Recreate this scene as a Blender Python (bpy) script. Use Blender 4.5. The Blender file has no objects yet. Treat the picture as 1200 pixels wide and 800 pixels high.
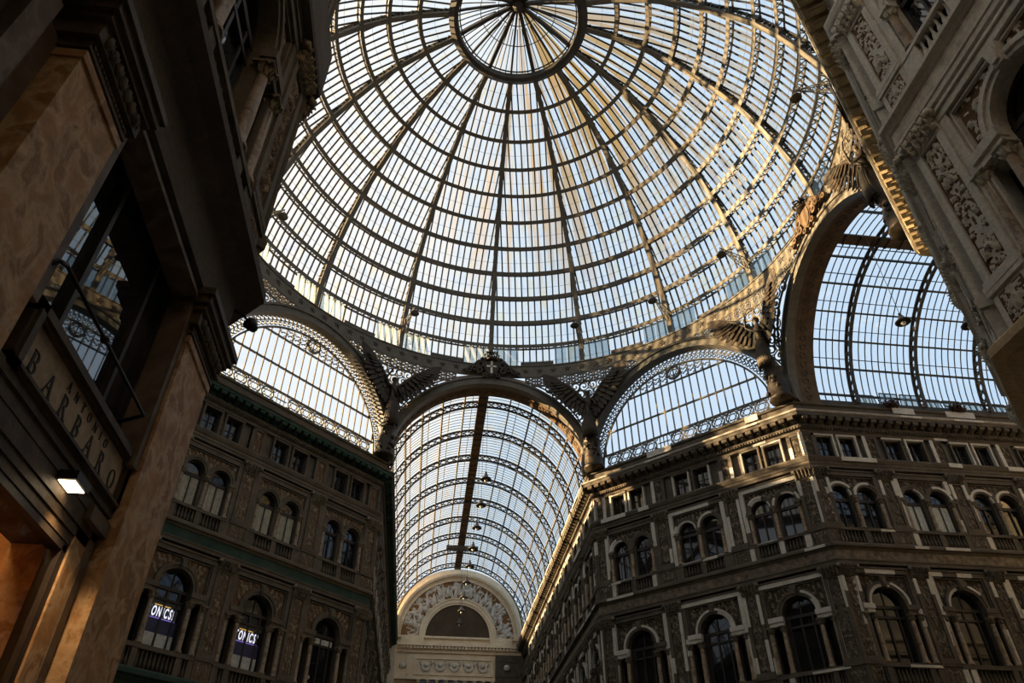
import bpy, math, random
from math import sin, cos, pi, sqrt, atan2, radians as R
from mathutils import Vector as V, Matrix as M, noise
random.seed(7)
S = bpy.context.scene
COL = S.collection
S2 = sqrt(2.0)

# ------------------------------------------------------------------ materials
MATS = {}
def new_mat(name):
    m = bpy.data.materials.new(name); m.use_nodes = True
    nt = m.node_tree; nt.nodes.clear()
    out = nt.nodes.new('ShaderNodeOutputMaterial')
    MATS[name] = m
    return m, nt, out
def node(nt, typ, **kw):
    n = nt.nodes.new(typ)
    for k, v in kw.items():
        if k in n.inputs: n.inputs[k].default_value = v
        else: setattr(n, k, v)
    return n
def ramp(nt, fac, stops):
    r = nt.nodes.new('ShaderNodeValToRGB')
    els = r.color_ramp.elements
    while len(els) > 1: els.remove(els[-1])
    for i, (p, c) in enumerate(stops):
        e = els[0] if i == 0 else els.new(p)
        e.position = p; e.color = (*c, 1) if len(c) == 3 else c
    nt.links.new(fac, r.inputs[0])
    return r.outputs[0]
def pos(nt, scale=(1, 1, 1)):
    g = nt.nodes.new('ShaderNodeNewGeometry')
    mp = nt.nodes.new('ShaderNodeMapping'); mp.inputs['Scale'].default_value = scale
    nt.links.new(g.outputs['Position'], mp.inputs['Vector'])
    return mp.outputs[0]
def stone(name, c1, c2, scale=1.2, rough=.8, bump=.25, spec=.25, metal=0.0, vein=None, fine=9.0):
    m, nt, out = new_mat(name); L = nt.links.new
    p = pos(nt)
    n1 = node(nt, 'ShaderNodeTexNoise', Scale=scale, Detail=6.0, Roughness=.6, Distortion=.6 if vein else 0.)
    L(p, n1.inputs['Vector'])
    stops = [(.32, c1), (.68, c2)] if not vein else [(.30, c1), (.46, c2), (.52, vein), (.60, c1), (.75, c2)]
    col = ramp(nt, n1.outputs['Fac'], stops)
    n2 = node(nt, 'ShaderNodeTexNoise', Scale=fine, Detail=5.0, Roughness=.65)
    L(p, n2.inputs['Vector'])
    mx = node(nt, 'ShaderNodeMix', data_type='RGBA', blend_type='MULTIPLY')
    mx.inputs['Factor'].default_value = .55
    L(col, mx.inputs[6])
    L(ramp(nt, n2.outputs['Fac'], [(.3, (.55, .55, .55)), (.7, (1.25, 1.22, 1.18))]), mx.inputs[7])
    b = node(nt, 'ShaderNodeBsdfPrincipled', Roughness=rough, Metallic=metal)
    b.inputs['Specular IOR Level'].default_value = spec
    L(mx.outputs[2], b.inputs['Base Color'])
    if bump:
        bp = node(nt, 'ShaderNodeBump', Strength=bump, Distance=.05)
        L(n2.outputs['Fac'], bp.inputs['Height']); L(bp.outputs[0], b.inputs['Normal'])
    L(b.outputs[0], out.inputs[0])
    return m
def plain(name, c, rough=.6, metal=0., spec=.3):
    return stone(name, tuple(x*.8 for x in c), tuple(min(1, x*1.2) for x in c), 2.5, rough, .08, spec, metal)
def emit(name, c, k):
    m, nt, out = new_mat(name)
    e = node(nt, 'ShaderNodeEmission', Strength=k); e.inputs[0].default_value = (*c, 1)
    nt.links.new(e.outputs[0], out.inputs[0]); return m

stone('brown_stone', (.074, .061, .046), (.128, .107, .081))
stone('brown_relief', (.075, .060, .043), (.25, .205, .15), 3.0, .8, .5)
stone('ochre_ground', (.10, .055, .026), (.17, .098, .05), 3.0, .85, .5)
stone('pale_stone', (.50, .47, .41), (.62, .59, .52), 1.5, .75, .1)
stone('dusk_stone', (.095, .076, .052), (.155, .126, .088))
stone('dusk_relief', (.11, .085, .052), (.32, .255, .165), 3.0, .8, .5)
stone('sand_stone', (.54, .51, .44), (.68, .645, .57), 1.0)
stone('sand_relief', (.40, .36, .29), (.74, .69, .58), 3.0, .8, .4)
stone('sunlit_sand', (.46, .34, .19), (.62, .48, .29), 1.5)  # sand stone with the sun's gold on the near cornice put into its colour
stone('corona_pale', (.30, .27, .22), (.42, .385, .32), 1.5)
stone('green_trim', (.022, .048, .034), (.05, .082, .056), 1.5)
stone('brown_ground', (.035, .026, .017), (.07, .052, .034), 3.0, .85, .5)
stone('cream_stone', (.72, .61, .44), (.84, .73, .56), .8)
stone('white_relief', (.50, .47, .42), (.72, .69, .63), 2.5, .8, .4)
stone('rust_ground', (.20, .11, .05), (.33, .18, .08), 2.0)
stone('mural_brown', (.055, .038, .024), (.095, .07, .048), .5, .9, .1)
stone('iron_paint', (.115, .103, .08), (.165, .148, .115), 2.0, .55, .1, .4)
stone('iron_dark', (.038, .034, .028), (.068, .06, .05), 2.0, .55, .1, .4)
stone('iron_rust', (.085, .055, .032), (.17, .11, .06), 1.5, .7, .2)
stone('bronze', (.030, .022, .014), (.06, .043, .026), 2.0, .5, .3, .5, .4)
stone('marble_orange', (.29, .15, .064), (.44, .255, .122), 2.1, .55, .02, .12, 0, (.52, .36, .21), 4.0)
stone('marble_grey', (.10, .070, .047), (.145, .105, .072), .9, .5, .02, .12, 0, (.18, .14, .10), 4.0)
stone('marble_dark', (.085, .070, .056), (.125, .103, .083), 1.0, .7, .05, .06)
stone('column_marble', (.15, .098, .055), (.27, .19, .115), 2.5, .5, .03, .25, 0, (.32, .25, .17), 5.0)
stone('capital_brown', (.060, .040, .024), (.11, .076, .046), 3.0, .6, .3)
plain('wood_dark', (.030, .023, .018), .5)
plain('black_iron', (.012, .011, .011), .45, .3, .4)
plain('sign_panel', (.40, .31, .21), .7)
plain('letter_dark', (.035, .026, .02), .6)
plain('lamp_metal', (.07, .06, .05), .4, .6, .5)
plain('white_cross', (.75, .72, .62), .6)
plain('plate_grey', (.10, .09, .075), .6)
plain('weed_brown', (.06, .03, .018), .9)
plain('floor_marble', (.30, .26, .21), .3)
plain('curtain_cream', (.42, .39, .30), .8)
plain('blind_white', (.55, .56, .50), .7)
plain('shop_wall', (.42, .23, .09), .7)
plain('navy_panel', (.03, .035, .10), .5)
emit('lamp_glow', (1.0, .78, .50), 9)
emit('sign_glow', (.85, .85, 1.0), 1.1)
emit('sign_violet', (.35, .25, .9), .5)
emit('sign_amber', (1., .6, .15), .5)

def glass_opaque(name, c, rough=.03, spec=.8):
    m, nt, out = new_mat(name)
    b = node(nt, 'ShaderNodeBsdfPrincipled', Roughness=rough)
    b.inputs['Base Color'].default_value = (*c, 1); b.inputs['Specular IOR Level'].default_value = spec
    nt.links.new(b.outputs[0], out.inputs[0]); return m
glass_opaque('dark_glass', (.010, .010, .011), .03, .55)
glass_opaque('mirror_glass', (.012, .013, .014), .015, 1.0)
def shop_glass():
    m, nt, out = new_mat('shop_glass'); L = nt.links.new
    t = node(nt, 'ShaderNodeBsdfTransparent'); t.inputs[0].default_value = (.85, .8, .72, 1)
    g = node(nt, 'ShaderNodeBsdfGlossy', Roughness=.02)
    f = node(nt, 'ShaderNodeFresnel', IOR=1.5)
    x = node(nt, 'ShaderNodeMixShader'); L(f.outputs[0], x.inputs[0]); L(t.outputs[0], x.inputs[1]); L(g.outputs[0], x.inputs[2])
    L(x.outputs[0], out.inputs[0])
shop_glass()

def sky_glass(name, tint, haze, hazecol, kind, stain=0.5):
    """Dusty roof glazing: clear enough to see the sky, with panes, lap joints, dust and rust runs of their own."""
    m, nt, out = new_mat(name); L = nt.links.new
    g = nt.nodes.new('ShaderNodeNewGeometry')
    sp = nt.nodes.new('ShaderNodeSeparateXYZ'); L(g.outputs['Position'], sp.inputs[0])
    def math_(op, a, b=None):
        n = nt.nodes.new('ShaderNodeMath'); n.operation = op
        for i, v in enumerate((a, b)):
            if v is None: continue
            if isinstance(v, (int, float)): n.inputs[i].default_value = v
            else: L(v, n.inputs[i])
        return n.outputs[0]
    if kind == 'dome':
        u = math_('MULTIPLY', math_('ARCTAN2', sp.outputs[0], sp.outputs[1]), 16.0)   # along the rings
        h = math_('MULTIPLY', sp.outputs[2], 1.0)
        wsp = math_('SQRT', math_('ADD', math_('POWER', sp.outputs[0], 2.0), math_('POWER', sp.outputs[1], 2.0)))
        w = math_('SUBTRACT', math_('MULTIPLY', h, .55), math_('MULTIPLY', wsp, .55))  # along a meridian
    elif kind == 'x':   # barrel along x
        u = sp.outputs[0]; w = math_('MULTIPLY', math_('ARCTAN2', sp.outputs[1], math_('SUBTRACT', sp.outputs[2], 29.3)), 8.)
    else:
        u = sp.outputs[1]; w = math_('MULTIPLY', math_('ARCTAN2', sp.outputs[0], math_('SUBTRACT', sp.outputs[2], 29.3)), 8.)
    cb = nt.nodes.new('ShaderNodeCombineXYZ'); L(u, cb.inputs[0]); L(w, cb.inputs[1])
    def nz(sx, sy, det=3., off=0.):
        mp = nt.nodes.new('ShaderNodeMapping'); mp.inputs['Scale'].default_value = (sx, sy, 1); mp.inputs['Location'].default_value = (off, off, off)
        L(cb.outputs[0], mp.inputs[0])
        n = node(nt, 'ShaderNodeTexNoise', Scale=1.0, Detail=det, Roughness=.6); L(mp.outputs[0], n.inputs[0])
        return n.outputs[0]
    runs = nz(.9, .04, 2.) if kind == 'dome' else nz(.12, .9, 3.)      # streaks where water runs
    dust = nz(.5, .5, 4., 4.3)
    pane = nz(1.9, .9, 0., 9.1)
    # rust runs
    if kind == 'dome':   # leaking quarter of the dome, high up on its north-east side
        side = math_('MAXIMUM', math_('COSINE', math_('SUBTRACT', math_('MULTIPLY', u, 1/16.), .95)), 0.)
        top = math_('MINIMUM', math_('MAXIMUM', math_('MULTIPLY', math_('SUBTRACT', h, 44.0), .075), 0.), 1.0)
        wet = math_('MULTIPLY', side, top)
        rust = math_('MULTIPLY', ramp(nt, math_('ADD', runs, math_('MULTIPLY', wet, .07)), [(.54, (0, 0, 0)), (.60, (1, 1, 1))]), math_('MAXIMUM', wet, .05))
    else: rust = ramp(nt, runs, [(.54, (0, 0, 0)), (.62, (1, 1, 1))])
    rust = math_('MULTIPLY', rust, stain)
    tr = node(nt, 'ShaderNodeBsdfTransparent')
    mixc = node(nt, 'ShaderNodeMix', data_type='RGBA'); mixc.inputs[6].default_value = (*tint, 1); mixc.inputs[7].default_value = (.88, .46, .12, 1)
    L(rust, mixc.inputs[0])
    pv = node(nt, 'ShaderNodeMix', data_type='RGBA', blend_type='MULTIPLY'); pv.inputs[0].default_value = 1.
    if stain == 0: pv.inputs[0].default_value = 0.
    L(mixc.outputs[2], pv.inputs[6]); L(ramp(nt, pane, [(.3, (.90, .93, .96)), (.5, (1, 1, 1)), (.64, (1.0, .97, .90)), (.78, (1.0, .92, .74))]), pv.inputs[7])
    L(pv.outputs[2], tr.inputs[0])
    tl = node(nt, 'ShaderNodeBsdfTranslucent')
    mc2 = node(nt, 'ShaderNodeMix', data_type='RGBA'); mc2.inputs[6].default_value = (*hazecol, 1); mc2.inputs[7].default_value = (.5, .27, .07, 1)
    L(rust, mc2.inputs[0]); L(mc2.outputs[2], tl.inputs[0])
    fac = math_('ADD', math_('MULTIPLY', ramp(nt, dust, [(.25, (.55, .55, .55)), (.75, (1.3, 1.3, 1.3))]), haze), math_('MULTIPLY', rust, .25))
    x = node(nt, 'ShaderNodeMixShader'); L(fac, x.inputs[0]); L(tr.outputs[0], x.inputs[1]); L(tl.outputs[0], x.inputs[2])
    L(x.outputs[0], out.inputs[0]); return m
sky_glass('dome_glass', (.93, .945, .95), .07, (.62, .63, .62), 'dome', .95)
sky_glass('vault_glass_x', (.86, .91, .95), .08, (.7, .72, .7), 'x', 0)
sky_glass('vault_glass_y', (.95, .97, .975), .08, (.66, .66, .64), 'y', .16)
sky_glass('lunette_glass', (.94, .96, .98), .02, (.75, .78, .8), 'x', .0)
sky_glass('sash_glass', (.62, .70, .72), .35, (.6, .66, .66), 'dome', .1)

# ------------------------------------------------------------------ mesh builder
class MB:
    def __init__(s): s.v = []; s.f = []; s.m = []; s.sm = []
    def add(s, vs, fs, mi=0, smooth=False):
        b = len(s.v); s.v += [tuple(x) for x in vs]
        for f in fs: s.f.append(tuple(i+b for i in f)); s.m.append(mi); s.sm.append(smooth)
    def box(s, x0, x1, y0, y1, z0, z1, mi=0):
        vs = [(x, y, z) for x in (x0, x1) for y in (y0, y1) for z in (z0, z1)]
        s.add(vs, [(0, 1, 3, 2), (4, 6, 7, 5), (0, 4, 5, 1), (2, 3, 7, 6), (0, 2, 6, 4), (1, 5, 7, 3)], mi)
    def obox(s, c, ax, ay, az, mi=0):
        c = V(c); ax, ay, az = V(ax), V(ay), V(az)
        vs = [c + ax*i + ay*j + az*k for i in (-1, 1) for j in (-1, 1) for k in (-1, 1)]
        s.add(vs, [(0, 1, 3, 2), (4, 6, 7, 5), (0, 4, 5, 1), (2, 3, 7, 6), (0, 2, 6, 4), (1, 5, 7, 3)], mi)
    def bar(s, a, b, w, h=None, up=(0, 0, 1), mi=0):
        a, b = V(a), V(b); d = b-a; l = d.length
        if l < 1e-6: return
        d /= l; up = V(up); x = d.cross(up)
        if x.length < 1e-4: x = d.cross(V((1, 0, .3)))
        x.normalize(); y = x.cross(d)
        s.obox((a+b)/2, d*l/2, x*w/2, y*(h or w)/2, mi)
    def tube(s, pts, r, n=8, mi=0, cap=True, smooth=True):
        pts = [V(p) for p in pts]; rs = r if isinstance(r, (list, tuple)) else [r]*len(pts)
        rings = []; prev = None
        for i, p in enumerate(pts):
            d = (pts[min(i+1, len(pts)-1)] - pts[max(i-1, 0)]).normalized()
            if prev is None:
                x = d.cross(V((0, 0, 1)));
                if x.length < 1e-3: x = d.cross(V((1, 0, 0)))
            else: x = prev - d*prev.dot(d)
            x.normalize(); prev = x; y = d.cross(x)
            rings.append([p + (x*cos(2*pi*k/n) + y*sin(2*pi*k/n))*rs[i] for k in range(n)])
        vs = [q for r_ in rings for q in r_]
        fs = [(i*n+k, i*n+(k+1) % n, (i+1)*n+(k+1) % n, (i+1)*n+k) for i in range(len(pts)-1) for k in range(n)]
        if cap: fs += [tuple(range(n))[::-1], tuple((len(pts)-1)*n+k for k in range(n))]
        s.add(vs, fs, mi, smooth)
    def lathe(s, prof, c=(0, 0, 0), n=12, mi=0, axis=(V((1, 0, 0)), V((0, 1, 0)), V((0, 0, 1))), smooth=True):
        c = V(c); ex, ey, ez = axis
        vs = [c + ex*(r*cos(2*pi*k/n)) + ey*(r*sin(2*pi*k/n)) + ez*z for r, z in prof for k in range(n)]
        fs = [(i*n+k, i*n+(k+1) % n, (i+1)*n+(k+1) % n, (i+1)*n+k) for i in range(len(prof)-1) for k in range(n)]
        fs += [tuple(range(n))[::-1], tuple((len(prof)-1)*n+k for k in range(n))]
        s.add(vs, fs, mi, smooth)
    def ring(s, o, ex, ey, ez, r0, r1, h0, h1, a0=0, a1=2*pi, n=24, mi=0):
        """annulus sector in plane ex,ey about o, thickness h0..h1 along ez"""
        o, ex, ey, ez = V(o), V(ex), V(ey), V(ez)
        full = abs(a1-a0-2*pi) < 1e-6; k = n if full else n+1; vs = []
        for i in range(k):
            a = a0+(a1-a0)*i/n; d = ex*cos(a)+ey*sin(a)
            for r, h in ((r0, h0), (r1, h0), (r1, h1), (r0, h1)): vs.append(o+d*r+ez*h)
        fs = []
        for i in range(n):
            j = (i+1) % k
            for q in range(4): fs.append((i*4+q, i*4+(q+1) % 4, j*4+(q+1) % 4, j*4+q))
        if not full: fs += [(0, 1, 2, 3), (n*4+3, n*4+2, n*4+1, n*4)]
        s.add(vs, fs, mi)
    def prism(s, poly, h0, h1, fr, mi=0):
        """2D poly in frame fr=(o,ex,ey,ez) extruded from h0 to h1 along ez"""
        o, ex, ey, ez = [V(q) for q in fr]; n = len(poly)
        vs = [o+ex*a+ey*b+ez*h for h in (h0, h1) for a, b in poly]
        fs = [tuple(range(n))[::-1], tuple(n+i for i in range(n))] + [(i, (i+1) % n, n+(i+1) % n, n+i) for i in range(n)]
        s.add(vs, fs, mi)
    def sweep(s, path, prof, mi=0, mis=None, close=True):
        """profile (d,z) swept along plan path with mitred corners, d is to the left of travel"""
        n = len(prof); vs = []
        for i, P in enumerate(path):
            ns = []
            if i > 0: t = (V(path[i])-V(path[i-1])).normalized(); ns.append(V((-t.y, t.x)))
            if i < len(path)-1: t = (V(path[i+1])-V(path[i])).normalized(); ns.append(V((-t.y, t.x)))
            mt = ns[0] if len(ns) == 1 else (ns[0]+ns[1])/(1+ns[0].dot(ns[1]))
            for d, z in prof: vs.append((P[0]+mt.x*d, P[1]+mt.y*d, z))
        for i in range(len(path)-1):
            for q in range(n if close else n-1):
                f = (i*n+q, i*n+(q+1) % n, (i+1)*n+(q+1) % n, (i+1)*n+q)
                s.add([], [], 0); s.f.append(tuple(f)); s.m.append(mis[q] if mis else mi); s.sm.append(False)
        s.v = s.v  # indices are local: sweep must be the first item of its builder or use sweep_into
        s._sv = vs
        s.v += vs
    def mesh(s, name, mats):
        me = bpy.data.meshes.new(name); me.from_pydata(s.v, [], s.f)
        for m in (mats if isinstance(mats, (list, tuple)) else [mats]): me.materials.append(MATS[m])
        me.polygons.foreach_set('material_index', s.m); me.polygons.foreach_set('use_smooth', s.sm)
        me.update(); return me
def sweep(mb, path, prof, mi=0, mis=None):
    t = MB(); t.sweep(path, prof, mi, mis)
    b = len(mb.v); mb.v += t.v
    for f, m in zip(t.f, t.m): mb.f.append(tuple(i+b for i in f)); mb.m.append(m); mb.sm.append(False)

# ------------------------------------------------------------------ object helpers
def tag(o, label, cat, group=None):
    o['label'] = label; o['category'] = cat
    if group: o['group'] = group
    return o
def thing(name, label, cat, loc=(0, 0, 0), group=None):
    o = bpy.data.objects.new(name, None); COL.objects.link(o); o.location = loc; o.empty_display_size = .5
    return tag(o, label, cat, group)
def wloc(o):
    v = V((0, 0, 0))
    while o: v += o.location; o = o.parent
    return v
def obj(name, mb, mats, parent=None, label=None):
    """mesh given in world coordinates; origin moved to its bounding-box centre"""
    if not mb.v: return None
    lo = [min(p[i] for p in mb.v) for i in range(3)]; hi = [max(p[i] for p in mb.v) for i in range(3)]
    c = V([(a+b)/2 for a, b in zip(lo, hi)])
    mb.v = [(p[0]-c.x, p[1]-c.y, p[2]-c.z) for p in mb.v]
    o = bpy.data.objects.new(name, mb.mesh(name, mats)); COL.objects.link(o)
    if parent: o.parent = parent; o.location = c - wloc(parent)
    else: o.location = c
    if label: o['label'] = label
    return o
def inst(name, me, parent, mat):
    """an object with shared mesh data placed by a matrix relative to its parent"""
    o = bpy.data.objects.new(name, me); COL.objects.link(o); o.parent = parent; o.matrix_local = mat
    return o
def struct(name, mb, mats):
    o = obj(name, mb, mats); o['kind'] = 'structure'; return o
def copy_tree(o, parent=None):
    c = o.copy(); COL.objects.link(c)
    if parent: c.parent = parent
    for ch in list(o.children): copy_tree(ch, c)
    return c

# ------------------------------------------------------------------ key dimensions (metres)
AW = 7.88          # half width of an arm at the pilaster plane
CV = 19.43         # corner of arm and diagonal face
ZS = 29.3          # springing of the vaults
FARM, EARM = 62.0, 46.0

# ------------------------------------------------------------------ relief and facade modules, local frame (s, d, z)
def relief(w, h, seed, cell=.055, amp=.11, mats=True, kind='scroll'):
    mb = MB(); nx = max(6, int(w/cell)); nz = max(6, int(h/cell))
    hh = []
    for j in range(nz+1):
        row = []
        for i in range(nx+1):
            s_ = (i/nx-.5)*w; z_ = j/nz*h
            if kind == 'scroll':
                u = abs(s_)
                wv = sin(z_*5.2+seed)*.12
                a = noise.noise(V((u*6.5, z_*4.2, seed*3.1))) + .55*noise.noise(V((u*15, z_*13, seed)))
                a += .5*cos((u-.10-wv)*22)*max(0, 1-u*2.2/w)
            else:
                a = noise.noise(V((s_*2.6, z_*2.0, seed))) + .6*noise.noise(V((s_*7, z_*6, seed))) + .35*noise.noise(V((s_*16, z_*15, seed)))
            e = min(1, min(i, nx-i)/1.5, min(j, nz-j)/1.5)
            row.append(max(-.15, min(.9, a))*e)
        hh.append(row)
    vs = [((i/nx-.5)*w, hh[j][i]*amp, j/nz*h) for j in range(nz+1) for i in range(nx+1)]
    k = nx+1
    for j in range(nz):
        for i in range(nx):
            q = (hh[j][i]+hh[j+1][i+1])/2
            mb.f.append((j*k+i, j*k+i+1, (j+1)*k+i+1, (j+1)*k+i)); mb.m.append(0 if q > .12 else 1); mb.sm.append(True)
    mb.v = vs
    return mb
EX, EY, EZ = V((1, 0, 0)), V((0, 1, 0)), V((0, 0, 1))
def arch_fill(mb, s0, s1, ztop, cs, r, zs, d0, d1, mi=0, n=14):
    """masonry between an arch and a flat top, between s0 and s1, front at d1, back at d0"""
    pts = [(cs - r*cos(pi*i/n), zs + r*sin(pi*i/n)) for i in range(n+1)]
    if s0 < cs-r-1e-6: mb.box(s0, cs-r, d0, d1, zs, ztop, mi)
    if s1 > cs+r+1e-6: mb.box(cs+r, s1, d0, d1, zs, ztop, mi)
    for (a, za), (b, zb) in zip(pts, pts[1:]):
        vs = [(a, d1, za), (b, d1, zb), (b, d1, ztop), (a, d1, ztop), (a, d0, za), (b, d0, zb)]
        mb.add(vs, [(0, 1, 2, 3), (0, 4, 5, 1)], mi)
def seg_bar(mb, along, a0, a1, d0, d1, c0, c1, p, rnd):
    """a moulding bar cut in stones; a stone is pale (material 1) with probability p"""
    n = max(1, int((a1-a0)/.85)); cuts = [a0+(a1-a0)*i/n for i in range(n+1)]
    run = rnd.random() < p
    for x0, x1 in zip(cuts, cuts[1:]):
        if rnd.random() < .55: run = rnd.random() < p
        mi = 1 if run else 0; e = .012 if run else 0
        if along == 's': mb.box(x0, x1, d0, d1+e, c0, c1, mi)
        else: mb.box(c0, c1, d0, d1+e, x0, x1, mi)
def seg_ring(mb, cs, zs, r0, r1, d0, d1, p, rnd, a0=0, a1=pi):
    n = 5; run = rnd.random() < p
    for i in range(n):
        if rnd.random() < .5: run = rnd.random() < p
        mb.ring((cs, 0, zs), EX, EZ, EY, r0, r1, d0, d1+(.012 if run else 0), a0+(a1-a0)*i/n, a0+(a1-a0)*(i+1)/n, 4, 1 if run else 0)
def column_mb(z0, z1, r, mb=None, s=0, d=0):
    mb = mb or MB(); h = z1-z0
    mb.lathe([(r*1.5, z0), (r*1.5, z0+.08), (r*1.25, z0+.1), (r*1.3, z0+.16), (r, z0+.2), (r*1.02, z0+h*.4), (r*.86, z1-.36)], (s, d, 0), 12, 0)
    mb.lathe([(r*.88, z1-.36), (r*1.1, z1-.33), (r*.95, z1-.28), (r*1.25, z1-.18), (r*1.15, z1-.14), (r*1.5, z1-.06), (r*1.3, z1-.05)], (s, d, 0), 12, 1)
    mb.box(s-r*1.6, s+r*1.6, d-r*1.6, d+r*1.6, z1-.06, z1, 1)
    for k in range(8):
        a = 2*pi*k/8+.39; x, y = cos(a), sin(a)
        mb.tube([(s+x*r*.95, d+y*r*.95, z1-.33), (s+x*r*1.3, d+y*r*1.3, z1-.24), (s+x*r*1.55, d+y*r*1.55, z1-.17), (s+x*r*1.75, d+y*r*1.75, z1-.20)], [.03, .035, .03, .012], 5, 1)
        if k % 2 == 0: mb.lathe([(.01, -.05), (.045, -.03), (.045, .03), (.01, .05)], (s+x*r*1.75, d+y*r*1.75, z1-.09), 7, 1, (V((0, 0, 1)), V((x, y, 0)), V((-y, x, 0))))
    return mb
PW = 1.05          # pilaster width
def make_modules(pal, hw, p, seed):
    """shared meshes for one bay: pal = (stone, pale, relief, ground)"""
    rnd = random.Random(seed); D = {}
    st = [pal[0], pal[1]]; rl = [pal[2], pal[3]]
    # ---- first floor arched window
    mb = MB()
    for sg in (-1, 1):
        x0, x1 = sorted((sg*hw, sg*(hw-.26)))
        seg_bar(mb, 'z', 12.5, 17.4, -.25, -.06, x0, x1, p, rnd)
        x0, x1 = sorted((sg*(hw-.30), sg*(hw-.36)))
        mb.box(x0, x1, -.25, -.12, 12.5, 17.35)
        a, b = sorted((sg*.98, sg*(hw-.22)))
        q = 1 if rnd.random() < p*1.3 else 0
        mb.box(a, b, -.30, -.05, 15.12, 15.34, q); mb.box(a-.03, b+.03, -.30, .02, 15.34, 15.62, q)
    seg_bar(mb, 's', -hw, hw, -.25, -.04, 17.36, 17.62, p, rnd)
    mb.box(-hw, hw, -.25, .02, 17.62, 17.72)
    mb.box(-hw+.3, hw-.3, -.25, -.12, 17.24, 17.30)
    seg_ring(mb, 0, 15.65, 1.0, 1.16, -.3, -.10, p*.6, rnd); seg_ring(mb, 0, 15.65, 1.16, 1.30, -.3, -.04, p, rnd)
    mb.prism([(-.13, 16.6), (.13, 16.6), (.2, 17.24), (-.2, 17.24)], -.25, .05, ((0, 0, 0), EX, EZ, EY))
    mb.prism([(-.09, 16.7), (.09, 16.7), (.14, 17.14), (-.14, 17.14)], .05, .12, ((0, 0, 0), EX, EZ, EY))
    mb.box(-hw, hw, -.3, .0, 12.36, 12.5, 0)
    D['arched_window'] = mb.mesh('arched_window', st)
    mb = MB(); column_mb(12.5, 15.12, .135, mb)
    D['column'] = mb.mesh('column', ['column_marble', pal[2]])
    mb = MB(); F = -.62
    mb.box(-1.0, -.9, F, F+.1, 12.5, 15.65); mb.box(.9, 1.0, F, F+.1, 12.5, 15.65)
    mb.ring((0, 0, 15.65), EX, EZ, EY, .9, 1.0, F, F+.1, 0, pi, 12)
    mb.box(-1, 1, F, F+.12, 15.5, 15.68); mb.box(-1, 1, F, F+.12, 14.95, 15.08)
    for x in (-.58, .12): mb.box(x-.05, x+.05, F, F+.1, 12.5, 15.5)
    mb.box(.76, .92, F, F+.1, 12.5, 15.5)
    mb.box(-.03, .03, F, F+.08, 15.68, 16.6)
    D['door_frame'] = mb.mesh('door_frame', ['wood_dark'])
    mb = MB()
    pts = [(-.95, 12.5), (.95, 12.5)] + [(.95*cos(pi*i/12), 15.65+.95*sin(pi*i/12)) for i in range(13)]
    mb.prism(pts, F-.02, F+.02, ((0, 0, 0), EX, EZ, EY)); D['pane_tall'] = mb.mesh('pane', ['dark_glass'])
    mb = MB(); mb.box(1.2, hw-.3, -.75, -.70, 12.5, 15.1)
    D['side_pane'] = mb.mesh('side_pane', ['dark_glass'])
    # relief in the two spandrels
    w = hw-.42; mb = relief(w*2, 1.55, seed+.3, .06, .10)
    keep = []
    for f, m_, s_ in zip(mb.f, mb.m, mb.sm):
        c = sum((V(mb.v[i]) for i in f), V())/len(f)
        if c.x**2+(c.z+15.72-15.65)**2 > 1.3**2: keep.append((f, m_, s_))
    mb.f = [k[0] for k in keep]; mb.m = [k[1] for k in keep]; mb.sm = [k[2] for k in keep]
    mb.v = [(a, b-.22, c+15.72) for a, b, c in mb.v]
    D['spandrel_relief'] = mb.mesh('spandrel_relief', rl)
    # ---- second floor twin window
    mb = MB()
    for sg in (-1, 1):
        x0, x1 = sorted((sg*hw, sg*(hw-.28)))
        seg_bar(mb, 'z', 20.15, 23.66, -.25, -.06, x0, x1, p, rnd)
    seg_bar(mb, 's', -hw, hw, -.25, -.04, 23.66, 23.92, p, rnd)
    mb.box(-hw, hw, -.25, .02, 23.92, 24.02)
    mb.box(-hw+.3, hw-.3, -.25, -.12, 23.54, 23.60)
    for cs in (-.87, .87):
        seg_ring(mb, cs, 22.35, .62, .74, -.3, -.10, p*.5, rnd); seg_ring(mb, cs, 22.35, .74, .9, -.3, -.05, p, rnd)
        mb.box(cs-.72, cs+.72, -.3, -.02, 20.05, 20.17, 1 if rnd.random() < p else 0)
    for x in (-1.62, 0, 1.62): mb.box(x-.2, x+.2, -.3, -.04, 22.2, 22.36)
    D['twin_window'] = mb.mesh('twin_window', st)
    mb = MB(); column_mb(20.15, 22.2, .125, mb); D['colonnette'] = mb.mesh('colonnette', ['column_marble', pal[2]])
    mb = MB(); F = -.5
    mb.box(-.62, -.54, F, F+.1, 20.15, 22.35); mb.box(.54, .62, F, F+.1, 20.15, 22.35)
    mb.ring((0, 0, 22.35), EX, EZ, EY, .54, .62, F, F+.1, 0, pi, 12)
    mb.box(-.6, .6, F, F+.12, 22.0, 22.2); mb.box(-.04, .04, F, F+.1, 20.15, 22.1)
    mb.box(-.6, .6, F, F+.1, 20.15, 20.3)
    D['window_frame'] = mb.mesh('window_frame', ['wood_dark'])
    mb = MB(); pts = [(-.58, 20.15), (.58, 20.15)] + [(.58*cos(pi*i/12), 22.35+.58*sin(pi*i/12)) for i in range(13)]
    mb.prism(pts, F-.02, F+.02, ((0, 0, 0), EX, EZ, EY)); D['pane_twin'] = mb.mesh('pane', ['dark_glass'])
    mb = MB()
    for k in range(10): mb.box(-.54+k*.108, -.54+(k+1)*.108, F+.02, F+.035+.02*(k % 2), 20.2, 22.0)
    D['curtain'] = mb.mesh('curtain', ['curtain_cream']); D['blind'] = mb.mesh('blind', ['blind_white'])
    w = hw-.32; mb = relief(w*2, 1.18, seed+.7, .06, .09)
    keep = []
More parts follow.
